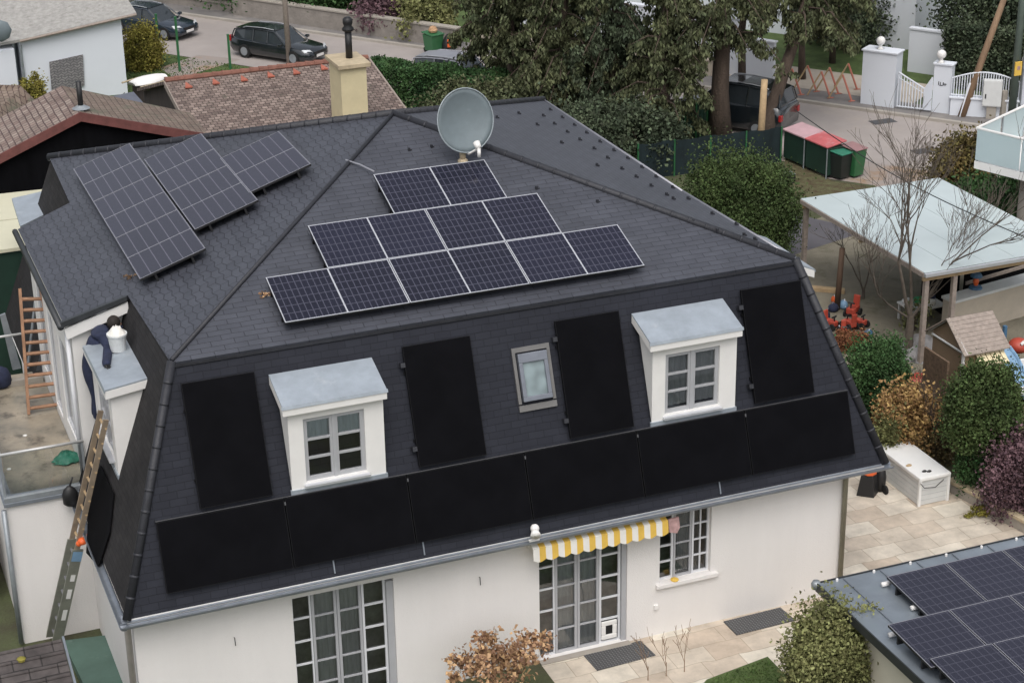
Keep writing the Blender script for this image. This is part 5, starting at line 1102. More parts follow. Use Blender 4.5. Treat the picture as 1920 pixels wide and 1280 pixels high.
wheeliebin(G(1599, 330), m_greenpl, m_dullid, 1.22, .66, 'green wheelie bin with a dull red lid at the edge of the driveway')
c = G(813, 98, .12); mb = MB(); t = wheeliebin(c, m_greenpl, m_greenpl, .95, .72, 'green bin standing on the pavement beyond the trimmed hedge'); 
mb = MB(); mb.lathe(c+A(0, 0, 1.0), [(.2, 0), (.24, .1), (.16, .25), (.05, .3)], 10); tag(obj('leaf_sack', mb, m_rust), 'brown heap lying on the lid of the green pavement bin', 'sack')
c = G(842, 98, .12); pm = root('push_mower', c, label='black and orange wheeled machine beside the green pavement bin', cat='mower')
mb = MB(); mb.lathe(c, [(.30, .05), (.36, .2), (.34, .5), (.2, .75), (.08, .9)], 12); obj('body', mb, m_plastic_b, pm, smooth=True); mb = MB(); mb.box(c[0]-.2, c[0]+.1, c[1]-.40, c[1]-.3, .45, .85); obj('cover', mb, m_orange, pm, bevel=.03)
c = G(1474, 343); mb = MB()
wb = root('small_crate', c, label='small dark crate on the grass left of the containers', cat='crate')
mb.box(c[0]-.3, c[0]+.3, c[1]-.2, c[1]+.2, 0, .05); mb.box(c[0]-.3, c[0]-.26, c[1]-.2, c[1]+.2, .05, .35); mb.box(c[0]+.26, c[0]+.3, c[1]-.2, c[1]+.2, .05, .35); mb.box(c[0]-.26, c[0]+.26, c[1]-.2, c[1]-.16, .05, .35); mb.box(c[0]-.26, c[0]+.26, c[1]+.16, c[1]+.2, .05, .35); obj('crate_body', mb, m_plastic_b, wb)
mb = MB(); mb.tube([c+A(-.28, -.18, .38), c+A(.28, -.18, .38), c+A(.28, .18, .38), c+A(-.28, .18, .38), c+A(-.28, -.18, .38)], .02, 5); obj('crate_rim', mb, m_galv, wb)
# drain grates on the street
for px, py, l in ((1655, 228, 'dark road drain beside the far kerb'), (1735, 283, 'dark patch of repaired asphalt with a drain near the autumn hedge')):
    c = G(px, py, .016); mb = MB(); mb.box(c[0]-.55, c[0]+.55, c[1]-.3, c[1]+.3, .016, .024)
    tag(obj('drain_cover', mb, M('drain', (.07, .07, .075), .7)), l, 'drain')

# ------------------------------------------------------------------ vehicles
def car(c, head, L, W, H, paint, label, kind='estate', dark=m_cglass):
    t = root('parked_car', c, label=label, cat='car', group='cars parked along the street')
    ux = A(*unit(head), 0) if len(head) == 2 else unit(head); uy = A(-ux[1], ux[0], 0); c = A(*c)
    Wd = lambda x, y, z: c+ux*x+uy*y+A(0, 0, z)
    h = H; sh_ = H*.60
    # stations front (+) to back (-): x, half width, sill z, shoulder z
    st = [(L/2, W*.30, .32, .50), (L/2-.10, W*.42, .24, .66), (L/2-.45, W*.485, .2, sh_*.86), (L*.24, W*.5, .2, sh_*.97), (L*.10, W*.5, .2, sh_), (-L*.15, W*.5, .2, sh_*1.02), (-L*.36, W*.495, .2, sh_*1.06), (-L/2+.18, W*.47, .24, sh_*1.08), (-L/2, W*.42, .34, sh_*.95)]
    vs = []
    for x, hw, z0_, z1_ in st:
        ring = [(-hw*.9, z0_), (-hw, z0_+.12), (-hw*1.0, (z0_+z1_)/2), (-hw*.965, z1_-.06), (-hw*.86, z1_), (hw*.86, z1_), (hw*.965, z1_-.06), (hw*1.0, (z0_+z1_)/2), (hw, z0_+.12), (hw*.9, z0_)]
        vs += [Wd(x, y, z) for y, z in ring]
    n = 10; m_ = len(st); fs = [(i*n+k, i*n+(k+1) % n, (i+1)*n+(k+1) % n, (i+1)*n+k) for i in range(m_-1) for k in range(n)]+[tuple(range(n))[::-1], tuple(range((m_-1)*n, m_*n))]
    b = obj('body', MB().add(vs, fs), paint, t, smooth=True); es = b.modifiers.new('e', 'EDGE_SPLIT'); es.split_angle = R(50)
    xb = -L/2+.12 if kind != 'sedan' else -L*.36
    gs = [(L*.22, W*.43, sh_*.95, sh_*.97), (L*.06, W*.40, sh_*.98, h*.985), (-L*.12, W*.395, sh_, h), (-L*.32, W*.385, sh_*1.02, h*.97), (xb+.12, W*.37, sh_*1.04, h*.90), (xb, W*.41, sh_*1.04, sh_*1.08)]
    vs = []
    for x, hw, z0_, z1_ in gs: vs += [Wd(x, y, z) for y, z in ((-hw-.04*W/1.8, z0_), (-hw*.86, z1_-.05), (-hw*.74, z1_), (hw*.74, z1_), (hw*.86, z1_-.05), (hw+.04*W/1.8, z0_))]
    n = 6; m_ = len(gs); fs = [(i*n+k, i*n+(k+1) % n, (i+1)*n+(k+1) % n, (i+1)*n+k) for i in range(m_-1) for k in range(n)]+[tuple(range(n))[::-1], tuple(range((m_-1)*n, m_*n))]
    g_ = obj('windows', MB().add(vs, fs), dark, t)
    # roof skin and pillars over the glass
    rf = MB(); rr = [(L*.05, W*.31, h*.99), (-L*.12, W*.315, h+.012), (-L*.32, W*.30, h*.975+.01), (xb+.10, W*.28, h*.905+.012)]
    for i in range(3):
        a0, a1 = rr[i], rr[i+1]; rf.slab([Wd(a0[0], -a0[1], a0[2]), Wd(a0[0], a0[1], a0[2]), Wd(a1[0], a1[1], a1[2]), Wd(a1[0], -a1[1], a1[2])], (0, 0, .03))
    obj('roof', rf, paint, t)
    pl = MB()
    for s in (-1, 1):
        pl.tube([Wd(L*.22, s*W*.46, sh_*.97), Wd(L*.05, s*W*.35, h*.97), Wd(-L*.14, s*W*.35, h*.985), Wd(-L*.32, s*W*.34, h*.955), Wd(xb+.08, s*W*.33, h*.885), Wd(xb, s*W*.43, sh_*1.06)], .035, 6)
        for x in (-.02*L, -.2*L): pl.tube([Wd(x, s*W*.455, sh_), Wd(x-.03, s*W*.36, h*.97)], .03, 5)
    obj('pillars', pl, paint, t)
    mb = MB()
    for s in (-1, 1): mb.tube([Wd(L*.03, s*W*.30, h+.03), Wd(-L*.1, s*W*.31, h+.07), Wd(-L*.32, s*W*.30, h*.97+.06), Wd(-L*.36, s*W*.29, h*.95+.02)], .018, 5)
    obj('roof_rails', mb, m_alu, t)
    for x in (L*.31, -L*.30):
        for s in (-1, 1):
            w0 = Wd(x, s*(W*.5-.20), .33); w1 = Wd(x, s*(W*.5+.015), .33); mb = MB(); mb.tube([w0, w1], .335, 20); o = obj('wheel', mb, m_tyre, t)
            mb = MB(); mb.tube([w1+uy*s*.002, w1+uy*s*.012], .21, 16); 
            obj('rim', mb, m_galv, o if False else t)
    for s in (-1, 1):
        mb = MB(); mb.slab([Wd(L/2-.10, s*W*.25, .60), Wd(L/2-.28, s*W*.455, .63), Wd(L/2-.42, s*W*.47, .76), Wd(L/2-.20, s*W*.30, .72)], ux*.03+A(0, 0, .025)); obj('headlight', mb, m_lamp, t)
        mb = MB(); mb.obox(Wd(-L/2-.01, s*W*.40-.12, .72), ux*.12, uy*.24, A(0, 0, .28)); obj('tail_light', mb, m_redlamp, t, bevel=.02)
        mb = MB(); mb.obox(Wd(L*.17, s*W*.52-.05, sh_+.0), ux*.18, uy*s*.2, A(0, 0, .13)); obj('mirror', mb, paint, t, bevel=.03)
    mb = MB(); mb.obox(Wd(L/2+.005, -.27, .36), ux*.02, uy*.54, A(0, 0, .12)); obj('number_plate', mb, m_white, t)
    mb = MB(); mb.obox(Wd(L/2-.03, -W*.22, .5), ux*.04, uy*W*.44, A(0, 0, .13)); obj('grille', mb, m_plastic_b, t)
    return t
car(RD(-57.2, 72.7, .02), dR, 4.85, 1.9, 1.45, m_carb, 'black estate car with roof rails, parked behind the slim pole')
car(RD(-65.9, 73.5, .02), dR, 4.8, 1.9, 1.42, m_cart, 'dark blue car at the top left facing the viewer, beside the yellow-green bush')
car(RD(-33.0, 72.7, .02), -dR, 5.3, 2.2, 2.05, m_carb, 'large black off-road car half hidden by fir trunks, next to the red lidded containers', 'estate')
car(RD(-42.3, 73.6, .02), dR, 4.8, 2.0, 1.6, m_carw, 'white car glimpsed between the firs', 'estate')
car(RD(-46.2, 71.9, .02), dR, 4.7, 2.0, 1.55, m_alu_d, 'silver car mostly hidden behind the trimmed hedge', 'estate')

# ------------------------------------------------------------------ neighbouring roofs behind
def slabm(pts, t=(0, 0, -.12)): return MB().slab([A(*p) for p in pts], t)
# house with the cool white gable, top left
wa = G(240, 176); wb_ = G(48, 196); wd_ = unit(wa-wb_); wn = unit(A(-wd_[1], wd_[0], 0))
def onW(px, py): return PL(px, py, wa, wn)
wh = root('white_gable_house', (wa+wb_)/2, label='cool white house with a grey rough roof in the top left corner', cat='house')
mb = MB(); e1, e2 = onW(44, 76), onW(234, 32); mb.slab([wb_, wa, A(wa[0], wa[1], e2[2]), A(wb_[0], wb_[1], e1[2])], wn*5); obj('wall', mb, m_bluewhite, wh)
r1, r2 = onW(36, 72)-wn*.25, onW(254, 22)-wn*.25
bk = wn*7+A(0, 0, 1.5)-wd_*.6
mb = slabm([r1-wd_*6+A(0, 0, -.5), r1, r2, r2+bk, r1+bk-wd_*6]); obj('roof', mb, m_fibre, wh)
mb = MB(); mb.tube([r1+A(0, 0, -.08), r2+A(0, 0, -.08)], .07, 6); obj('gutter', mb, m_greyw, wh)
w2 = wb_+wd_*.05; mb = MB(); mb.slab([w2-wd_*4-wn*.0, w2, w2+A(0, 0, e1[2]-.1), w2-wd_*4+A(0, 0, e1[2]-.1)], wn*3.9+A(0, 0, 0)); 
obj('side_wall', MB().slab([w2-wd_*5-wn*.5, w2-wd_*.3-wn*.5, w2-wd_*.3-wn*.5+A(0, 0, e1[2]-.25), w2-wd_*5-wn*.5+A(0, 0, e1[2]-.25)], wn*3), m_bluewhite, wh)
mb = MB(); mb.tube([onW(38, 84)-wn*.1, onW(38, 92)-wn*.1, onW(46, 155)-wn*.1], .06, 6); obj('downpipe', mb, m_galv, wh)
sh4 = [onW(92, 116), onW(155, 102), onW(158, 160), onW(97, 174)]; mb = MB(); mb.slab([p-wn*.03 for p in sh4], wn*-.05)
m_lat = tiles('lattice', 0, 2, (.19, .185, .19), (.26, .25, .25), (.12, .115, .12), .3, .12, .03, nv=.1, hexa=.6); obj('window_lattice', mb, m_lat, wh)
mb = MB(); c = onW(6, 50)-wn*.8-wd_*.2; mb.lathe(c, [(.02, -.5), (.35, -.35), (.5, 0), (.35, .35), (.02, .5)], 16, 1, .3); tag(obj('small_satellite_dish', mb, m_dish, smooth=True), 'small pale satellite dish at the left edge on the white house', 'satellite dish')
# far tile roof with the yellow chimney
yr = 66.0
th = root('tiled_house', (16, 64, 0), label='house with a patchy brown clay tile roof and a yellow chimney', cat='house')
rl, rr_ = FY(309, 152, yr), FY(690, 109, yr); rz_ = (rl[2]+rr_[2])/2; rl[2] = rr_[2] = rz_
pit = .20; dn = A(0, -8.2, -8.2*pit)
ex = A(.0, 0, 0)
q1, q2 = rl+dn+A(.0, 0, 0), rr_+dn
obj('roof', slabm([q1, q2, rr_, rl]), m_tile_a, th); obj('rear_roof', slabm([rl, rr_, rr_+A(0, 5.8, -1.75), rl+A(0, 5.8, -1.75)]), m_tile_a, th)
mb = MB(); n = 22
for i in range(n): p, q = rl+(rr_-rl)*i/n, rl+(rr_-rl)*(i+1)/n; mb.tube([p+A(0, 0, .02), q+A(0, 0, .02)], [.13, .10], 8)
obj('ridge_tiles', mb, M('ridge_tile_red', (.2, .09, .065), .85, var=.25, ns=4), th)
mb = MB(); mb.poly([rl+A(.25, 0, -.14), q1+A(.25, 0, -.14), A(q1[0]+.25, q1[1], 0), A(rl[0]+.25, yr+5.8, 0), A(rl[0]+.25, yr+5.8, rz_-1.9)]); obj('gable_wall', mb, m_woodd, th); mb = MB(); mb.poly([rr_+A(-.25, 0, -.14), q2+A(-.25, 0, -.14), A(q2[0]-.25, q2[1], 0), A(rr_[0]-.25, yr+5.8, 0), A(rr_[0]-.25, yr+5.8, rz_-1.9)]); obj('gable_wall', mb, m_woodd, th)
mb = MB(); mb.obox(rl+A(-.04, 0, -.22), dn, A(.06, 0, 0), A(0, 0, .22)); obj('barge_board', mb, m_greyw, th); mb = MB(); mb.obox(rr_+A(0, 0, -.2), dn, A(.06, 0, 0), A(0, 0, .22)); obj('barge_board', mb, m_greyw, th)
for px, py in ((352, 163), (403, 156), (456, 150), (506, 143), (554, 137), (606, 129)):
    p = PL(px, py, rl, unit(A(0, -pit, 1))); mb = MB(); mb.slab([p+A(-.13, -.2, .0), p+A(.13, -.2, .0), p+A(.0, .3, .06)], (0, 0, .05)); obj('vent_tile', mb, m_redtile, th)
cy_ = 60.6; cl, cr = FY(640, 165, cy_), FY(688, 160, cy_); ct_ = FY(660, 128, cy_)[2]
ch = MB(); ch.box(cl[0], cr[0], cy_, cy_+1.35, ct_-3.6, ct_); cho = obj('chimney', ch, m_yellow, th)
mb = MB(); mb.box(cl[0]-.10, cr[0]+.14, cy_-.12, cy_+1.5, ct_+.003, ct_+.16); obj('chimney_cap', mb, m_capst, cho, bevel=.02)
fc = A((cl[0]+cr[0])/2+.1, cy_+.75, ct_+.16); mb = MB(); mb.tube([fc, fc+A(0, 0, .9)], .12, 12); mb.lathe(fc+A(0, 0, .9), [(.12, 0), (.2, .05), (.2, .12), (.13, .2), (.17, .3), (.17, .42), (.1, .5)], 14); obj('flue', mb, m_plastic_b, cho, smooth=True)
mb = MB(); mb.tube([A(cr[0]+.12, cy_+1.4, ct_+.1), A(cr[0]+.5, cy_+2.2, ct_-1.2)], .05, 6); obj('blue_pipe', mb, m_bluel, cho)
# near barn with red barge boards and black boarded gable
yb_ = 58.0
bn = root('black_barn', (8, 60, 0), label='black boarded barn with a low mossy tile roof and dull red barge boards', cat='barn')
ap = FY(150, 212, yb_); lf = FY(-40, 311, yb_); rt = FY(392, 253, yb_)
bkv = A(-.0, 3.4, 0); ap2 = ap+bkv
obj('roof', slabm([lf, ap, ap2, lf+bkv]), m_tile_b, bn); obj('right_roof', slabm([ap, rt, rt+bkv*.8, ap2]), m_tile_c, bn)
mb = MB(); f_ = A(0, .18, 0); lo2 = A(0, 0, -5)
mb.poly([lf+f_+A(0, 0, -.1), A(lf[0], yb_+.18, 0), A(rt[0], yb_+.18, 0), rt+f_+A(0, 0, -.1), ap+f_+A(0, 0, -.1)]); obj('boarded_wall', mb, m_soot, bn)
mb = MB(); mb.slab([lf+A(0, -.05, -.26), ap+A(0, -.05, -.26), ap+A(0, -.05, .03), lf+A(0, -.05, .03)], (0, .05, 0)); mb.slab([ap+A(0.001, -.05, -.26), rt+A(0, -.05, -.26), rt+A(0, -.05, .03), ap+A(0.001, -.05, .03)], (0, .05, 0)); obj('barge_board', mb, m_redtrim, bn)
c = PL(152, 203, ap, (0, 0, 1)); c = A(c[0], c[1], ap[2]+.0); vp_ = root('vent_pipe', c, label='short black vent pipe on the barn roof ridge', cat='pipe'); mb = MB(); mb.tube([c-A(0, 0, .1), c+A(0, 0, .85)], .085, 10); obj('pipe', mb, m_plastic_b, vp_, smooth=True); mb = MB(); mb.lathe(c+A(0, 0, .0), [(.28, 0), (.2, .04), (.1, .1)], 12); obj('flashing', mb, m_galv, vp_)
# small brown roof behind it at the left edge, boat, low pale roof with green wall
sr = root('brown_hut', G(20, 230, 0), label='small hut with a brown tile roof at the left edge behind the barn', cat='hut')
z_ = 5.2; obj('roof', slabm([G(-60, 250, z_-.8), G(60, 205, z_-.8), G(68, 190, z_-.6), G(38, 160, z_), G(-60, 158, z_)]), m_tile_c, sr)
mb = MB(); g1, g2 = G(-50, 232, z_-1), G(58, 200, z_-1); mb.slab([A(g1[0], g1[1], 0), A(g2[0], g2[1], 0), g2, g1], (0, 2, 0)); obj('wall', mb, m_woodd, sr)
g1, g2 = G(246, 160, 2.6), G(308, 143, 2.6); bt = root('white_boat', (g1+g2)/2-A(0, 0, .4), label='upturned white boat beside the dark wooden gable', cat='boat')
d = g2-g1; n_ = unit(A(-d[1], d[0], 0)); mb = MB(); rg = []
for i in range(9):
    f = i/8; wv_ = .5*math.sin(math.pi*(.12+.80*f))**.6; hh = .2*math.sin(math.pi*(.1+.8*f))**.5
    for k in range(9): a_ = math.pi*k/8; rg.append(g1+d*f+n_*math.cos(a_)*wv_+A(0, 0, math.sin(a_)*hh))
mb.add(rg, [(i*9+k, i*9+k+1, (i+1)*9+k+1, (i+1)*9+k) for i in range(8) for k in range(8)]+[tuple(range(9)), tuple(range(72, 81))[::-1]]); obj('hull', mb, m_white, bt, smooth=True)
mb = MB(); mb.tube([g1+n_*.6, g1+d*.5+n_*.66, g2+n_*.5], .04, 6); mb.tube([g1-n_*.6, g1+d*.5-n_*.66, g2-n_*.5], .04, 6); obj('gunwale', mb, m_capst, bt)
mb = MB()
for q in (g1+d*.2, g1+d*.8): mb.obox(A(q[0], q[1], 0)-n_*.4, n_*.8, unit(d)*.15, A(0, 0, q[2]-.0)); 
obj('trestle', mb, m_woodd, bt)
bk2 = root('blue_roof_shed', G(225, 190, 0), label='low dark blue-grey roof between the barn and the dark wooden gable', cat='shed')
z_ = 3.0; obj('roof', slabm([G(195, 184, z_), G(250, 172, z_), G(275, 200, z_-.3), G(200, 205, z_-.3)]), M('blue_grey_sheet', (.11, .12, .15), .5), bk2); g1, g2 = G(200, 205, z_-.35), G(272, 200, z_-.35); mb = MB(); mb.slab([A(g1[0], g1[1], 0), A(g2[0], g2[1], 0), g2-A(0, 0, .1), g1-A(0, 0, .1)], (0, 1.5, 0)); obj('wall', mb, m_woodd, bk2)
pr_ = root('cream_flat_roof', G(10, 470, 0), label='low building with a pale cream flat roof and dark green front, left of the side roof', cat='shed')
z_ = 5.5; c1, c2, c3, c4 = G(-80, 480, z_), G(46, 462, z_), G(105, 352, z_), G(-80, 372, z_)
m_crm = M('cream_sheet', (.58, .56, .42), .6, var=.05, ns=1)
mb = MB(); md1, md2 = (c1+c4)/2, (c2+c3)/2; gp = unit(c4-c1)*.03; obj('roof', MB().slab([c1, c2, md2-gp, md1-gp], (0, 0, -.1)), m_crm, pr_); obj('upper_roof', MB().slab([md1+gp, md2+gp, c3, c4], (0, 0, -.1)), m_crm, pr_)
obj('wall', MB().slab([A(c1[0], c1[1]+.1, 0), A(c2[0], c2[1]+.1, 0), A(c2[0], c2[1]+.1, z_-.11), A(c1[0], c1[1]+.1, z_-.11)], (0, 4, 0)), m_greendk, pr_)
sheet('dark_path', [G(-40, 480), G(70, 470), G(120, 700), G(-40, 720)], .01, M('wet_dark_ground', (.035, .04, .035), .6, var=.4, ns=1.5))
st_ = root('steel_strut', G(25, 700, 0), label='slanting galvanised struts behind the wooden ladder', cat='strut')
mb = MB(); mb.slab([FY(0, 592, 48), FY(10, 588, 48), FY(40, 690, 48), FY(24, 694, 48)], (0, .08, 0)); obj('strut', mb, m_galv, st_); mb = MB(); mb.tube([FY(46, 430, 47.6), FY(68, 548, 47.5), FY(52, 690, 47.4)], .04, 6); obj('brace', mb, m_galv, st_)

# ------------------------------------------------------------------ garden on the right
sb = root('storage_box', (26.45, 38.8, 0), label='long white garden storage box on the stone patio', cat='storage box')
x0, x1, y0, y1, h_ = 25.98, 26.92, 37.72, 39.85, .82
mb = MB(); mb.box(x0+.04, x1-.04, y0+.04, y1-.04, .02, h_-.08); obj('box_body', mb, m_boxg, sb, bevel=.01)
mb = MB(); mb.box(x0-.01, x1+.01, y0-.01, y1+.01, h_-.078, h_+.03); obj('lid', mb, m_boxw, sb, bevel=.025)
for (a_, b_, c_, d_) in ((x0, x0+.07, y0+.0, y0+.07), (x1-.07, x1, y0, y0+.07), (x0, x0+.07, y1-.07, y1)):
    mb = MB(); mb.box(a_, b_, c_, d_, .01, h_-.08); obj('corner_post', mb, m_boxw, sb)
mb = MB()
for i in range(1, 5): z = .02+i*.145; mb.box(x0+.07, x1-.07, y0+.033, y0+.04, z, z+.012); mb.box(x0+.033, x0+.04, y0+.07, y1-.07, z, z+.012)
obj('board_joint', mb, M('joint_grey', (.45, .46, .46), .6), sb)
mb = MB(); mb.tube([(x0+.0, y0-.03, h_-.1), (x0+.12, y0-.05, h_-.25), (x0+.45, y0-.05, h_-.29), (x0+.72, y0-.03, h_-.12)], .012, 6); tag(obj('cord', mb, m_plastic_b), 'thin dark cord hanging across the end of the storage box', 'cord')
for px, py, m__, lb, r_ in ((1704, 873, m_woodl, 'brown dried leaf on the white storage box lid', .06), (1733, 884, m_plastic_b, 'left dark object on the white storage box lid', .05), (1742, 884, m_plastic_b, 'right dark object on the white storage box lid', .05)):
    g = G(px, py, h_+.032); mb = MB(); mb.lathe(g, [(r_, 0), (r_*1.2, .02), (r_*.5, .05)], 9, 1.3, .7); tag(obj('small_litter', mb, m__), lb, 'litter')
g = G(1627, 925, 0); g2 = root('garden_shredder', g, label='black garden shredder with an orange top behind the house corner', cat='shredder')
mb = MB(); mb.lathe(g, [(.36, 0), (.34, .1), (.26, .55), (.22, .62)], 4, 1, .85); obj('hopper_base', mb, m_plastic_b, g2, bevel=.02)
mb = MB(); mb.lathe(g+A(0, 0, .622), [(.20, 0), (.20, .32), (.26, .44)], 8); obj('hopper', mb, m_orange, g2)
mb = MB(); mb.lathe(g+A(.40, .05, 0), [(.14, 0), (.15, .4), (.10, .75)], 10); obj('motor', mb, m_plastic_b, g2, smooth=True)
mb = MB(); mb.tube([g+A(.38, -.2, .12), g+A(.44, -.2, .12)], .12, 12); obj('wheel', mb, m_tyre, g2)
lw0, lw1 = G(1778, 922), G(1945, 1014); wallseg('patio_wall', lw0, lw1, .30, .34, m_concrete, 'low stone edged wall between patio and planting bed at the right', capm=m_capst)
bush('grass_tuft', G(1838, 965), .45, .22, .22, m_yel, 500, .07, 'yellowish weeds along the foot of the low patio wall', 'weeds', nstem=2)
# glass canopy
gc = root('glass_canopy', (33.5, 49.3, 0), label='large frosted glass canopy roof over the yard', cat='canopy')
cx0, cx1, cy0, cy1, cz = 31.0, 36.4, 45.6, 53.1, 3.0
nb = 5
for i in range(nb):
    a_ = cx0+(cx1-cx0)*i/nb; mb = MB(); mb.box(a_+.006, a_+(cx1-cx0)/nb-.006, cy0, cy1, cz, cz+.02); obj('glass_panel', mb, m_canopy, gc)
for i in range(nb+1):
    a_ = cx0+(cx1-cx0)*i/nb; mb = MB(); mb.box(a_-.03, a_+.03, cy0+.02, cy1-.02, cz-.14, cz-.004); obj('rafter', mb, m_greyw, gc)
for y in (cy0+.1, (cy0+cy1)/2, cy1-.15): mb = MB(); mb.box(cx0+.02, cx1-.02, y-.05, y+.05, cz-.28, cz-.142); obj('beam', mb, m_woodl, gc)
for (x, y) in ((cx0+.15, cy0+.1), (cx0+1.15, cy0+.1), (cx1-.2, cy0+.1), (cx0+.15, cy1-.15), (cx1-.2, cy1-.15)): mb = MB(); mb.box(x-.07, x+.07, y-.07, y+.07, 0, cz-.282); obj('post', mb, m_greyw, gc)
mb = MB(); mb.box(cx0-.02, cx1, cy0-.12, cy0-.02, cz-.1, cz-.0); obj('gutter', mb, m_alu, gc)
a_, b_ = G(1784, 632), G(1965, 580); wallseg('beige_wall', a_, b_, 1.15, .5, m_sandst, 'beige garden wall with a pale top in front of the canopy posts', capm=m_boxg)
a_, b_ = G(1806, 560), G(1975, 510); t = root('slat_fence', (a_+b_)/2, label='dark horizontal rail fence under the front edge of the glass canopy', cat='fence'); d = b_-a_; n_ = unit(A(-d[1], d[0], 0))
mb = MB(); mb.obox(a_, d, n_*.05, A(0, 0, 1.9)); obj('dark_panel', mb, m_soot, t)
for z in (.5, .95, 1.4): mb = MB(); mb.obox(a_-n_*.06+A(0, 0, z), d, n_*.04, A(0, 0, .12)); obj('rail', mb, m_greyw, t)
mb = MB(); g = G(1780, 585); mb.box(g[0]-.35, g[0]+.25, g[1]-.1, g[1]+1.2, 0, 2.0); tag(obj('garden_cupboard', mb, m_soot, bevel=.03), 'tall black cupboard under the corner of the canopy', 'cupboard')
sheet('ramp', [G(1480, 400), G(1562, 418), G(1606, 440), G(1476, 482)], .011, M('dark_ramp', (.10, .095, .105), .6, var=.15, ns=.7))
# playhouse
ph = root('playhouse', (30.7, 43.0, 0), label='small wooden playhouse with a plank roof and a scalloped cream awning', cat='playhouse')
px0, px1, py0, py1, ez, rz2 = 30.3, 31.6, 42.3, 43.9, 1.95, 2.6
ym = (py0+py1)/2
mb = MB(); hole = (px0+.55, px1-.15, .55, 1.5)
wallgrid(mb, [px0, px1], [0, ez], [hole], lambda u, v, d: (u, py0+d, v), .05)
mb.poly([(px0, py1, 0), (px0, py0, 0), (px0, py0, ez), (px0, ym, rz2-.06), (px0, py1, ez)]); mb.poly([(px1, py0, 0), (px1, py1, 0), (px1, py1, ez), (px1, ym, rz2-.06), (px1, py0, ez)]); mb.poly([(px1, py1, 0), (px0, py1, 0), (px0, py1, ez), (px1, py1, ez)])
m_ph = tiles('play_boards', 0, 1, (.36, .25, .15), (.44, .32, .20), (.2, .14, .09), .2, 3, .012, nv=.15, off=0)
obj('wall', mb, m_ph, ph)
mb = MB(); mb.poly([(px0+.3, py0+.3, .3), (px1-.05, py0+.3, .3), (px1-.05, py0+.3, 1.6), (px0+.3, py0+.3, 1.6)]); obj('dark_interior', mb, m_room, ph)
for k, (ya_, yb2) in enumerate(((py0-.22, ym), (py1+.22, ym))):
    for i in range(9):
        f0_, f1_ = i/9, (i+1)/9-.012; ya2, yc2 = ya_+(yb2-ya_)*f0_, ya_+(yb2-ya_)*f1_; za, zb2 = ez-.12+(rz2-ez+.12)*f0_, ez-.12+(rz2-ez+.12)*f1_
        if i == 0: mb = MB()
        mb.slab([(px0-.15, ya2, za), (px1+.12, ya2, za), (px1+.12, yc2, zb2), (px0-.15, yc2, zb2)], (0, 0, .035))
    obj('plank_roof', mb, m_greyw, ph)
for x in (px0-.02, px1+.02):
    mb = MB(); mb.box(x-.035, x+.035, py0-.04, py0+.03, 0, ez-.1); obj('corner_post', mb, m_white, ph)
mb = MB(); mb.tube([(px0-.03, py0-.2, ez-.1), (px0-.03, ym, rz2), (px0-.03, py1+.2, ez-.1)], .03, 5); mb.tube([(px0-.03, py0, ez-.12), (px0-.03, py1, ez-.12)], .03, 5); obj('gable_trim', mb, m_boxg, ph)
for i in range(6):
    xa_ = px0+.35+i*.16; mb = MB(); mb.slab([(xa_, py0-.005, 1.78), (xa_+.13, py0-.005, 1.78), (xa_+.13, py0-.42, 1.50), (xa_+.065, py0-.50, 1.46), (xa_, py0-.42, 1.50)], (0, 0, .02)); obj('awning_scallop', mb, m_cream, ph)
dx_ = MB(); dx_.box(29.62, 29.69, 42.1, 43.3, 0, 1.75); tag(obj('lattice_panel', dx_, M('brown_lattice', (.13, .085, .055), .85, var=.35, ns=9)), 'brown lattice panel standing left of the playhouse', 'panel')
# toys by the playhouse
def slidef(c):
    t = root('toy_slide', c, label='blue plastic slide tower behind the playhouse', cat='slide'); c = A(*c)
    for x in (-.25, .25): mb = MB(); mb.box(c[0]+x-.05, c[0]+x+.05, c[1]-.05, c[1]+.05, 0, 1.9); obj('tower_post', mb, m_blue, t)
    mb = MB(); mb.box(c[0]-.3, c[0]+.3, c[1]-.3, c[1]+.3, 1.25, 1.33); obj('platform', mb, m_blue, t)
    mb = MB(); pts = [(0, -.3, 1.3), (.1, -.6, 1.05), (.2, -1.1, .5), (.3, -1.5, .15), (.35, -1.8, .12)]
    for (p, q) in zip(pts, pts[1:]):
        P0, P1 = c+A(*p), c+A(*q); P0[2], P1[2] = p[2], q[2]; mb.slab([P0-A(.22, 0, 0), P0+A(.22, 0, 0), P1+A(.22, 0, 0), P1-A(.22, 0, 0)], (0, 0, .04)); 
        for s in (-1, 1): mb.tube([P0+A(s*.24, 0, .06), P1+A(s*.24, 0, .06)], .05, 6)
    obj('chute', mb, m_bluel, t)
    mb = MB(); mb.box(c[0]-.2, c[0]+.2, c[1]-.42, c[1]-.32, .6, 1.0); obj('green_panel', mb, m_toygreen, t)
slidef((32.2, 43.4, 0))
g = G(1906, 690, 0)+A(0, 0, .0); t = root('toy_car', g, label='glossy red ride-on toy car on the white sandbox at the right edge', cat='toy'); mb = MB(); mb.ball(g+A(0, 0, .75), .32, 14, .75); obj('body', mb, m_redp, t, smooth=True)
mb = MB(); mb.tube([g+A(-.1, -.25, .9), g+A(.0, -.28, 1.0), g+A(.12, -.2, .92)], .05, 6); obj('handle', mb, m_white, t)
for s in (-1, 1): mb = MB(); mb.tube([g+A(s*.24, -.28, .45), g+A(s*.3, -.28, .45)], .12, 12); obj('wheel', mb, m_tyre, t)
sx = root('sandbox', G(1910, 760), label='white and pink sand table at the right edge beside the playhouse', cat='sandbox'); c = G(1912, 752)
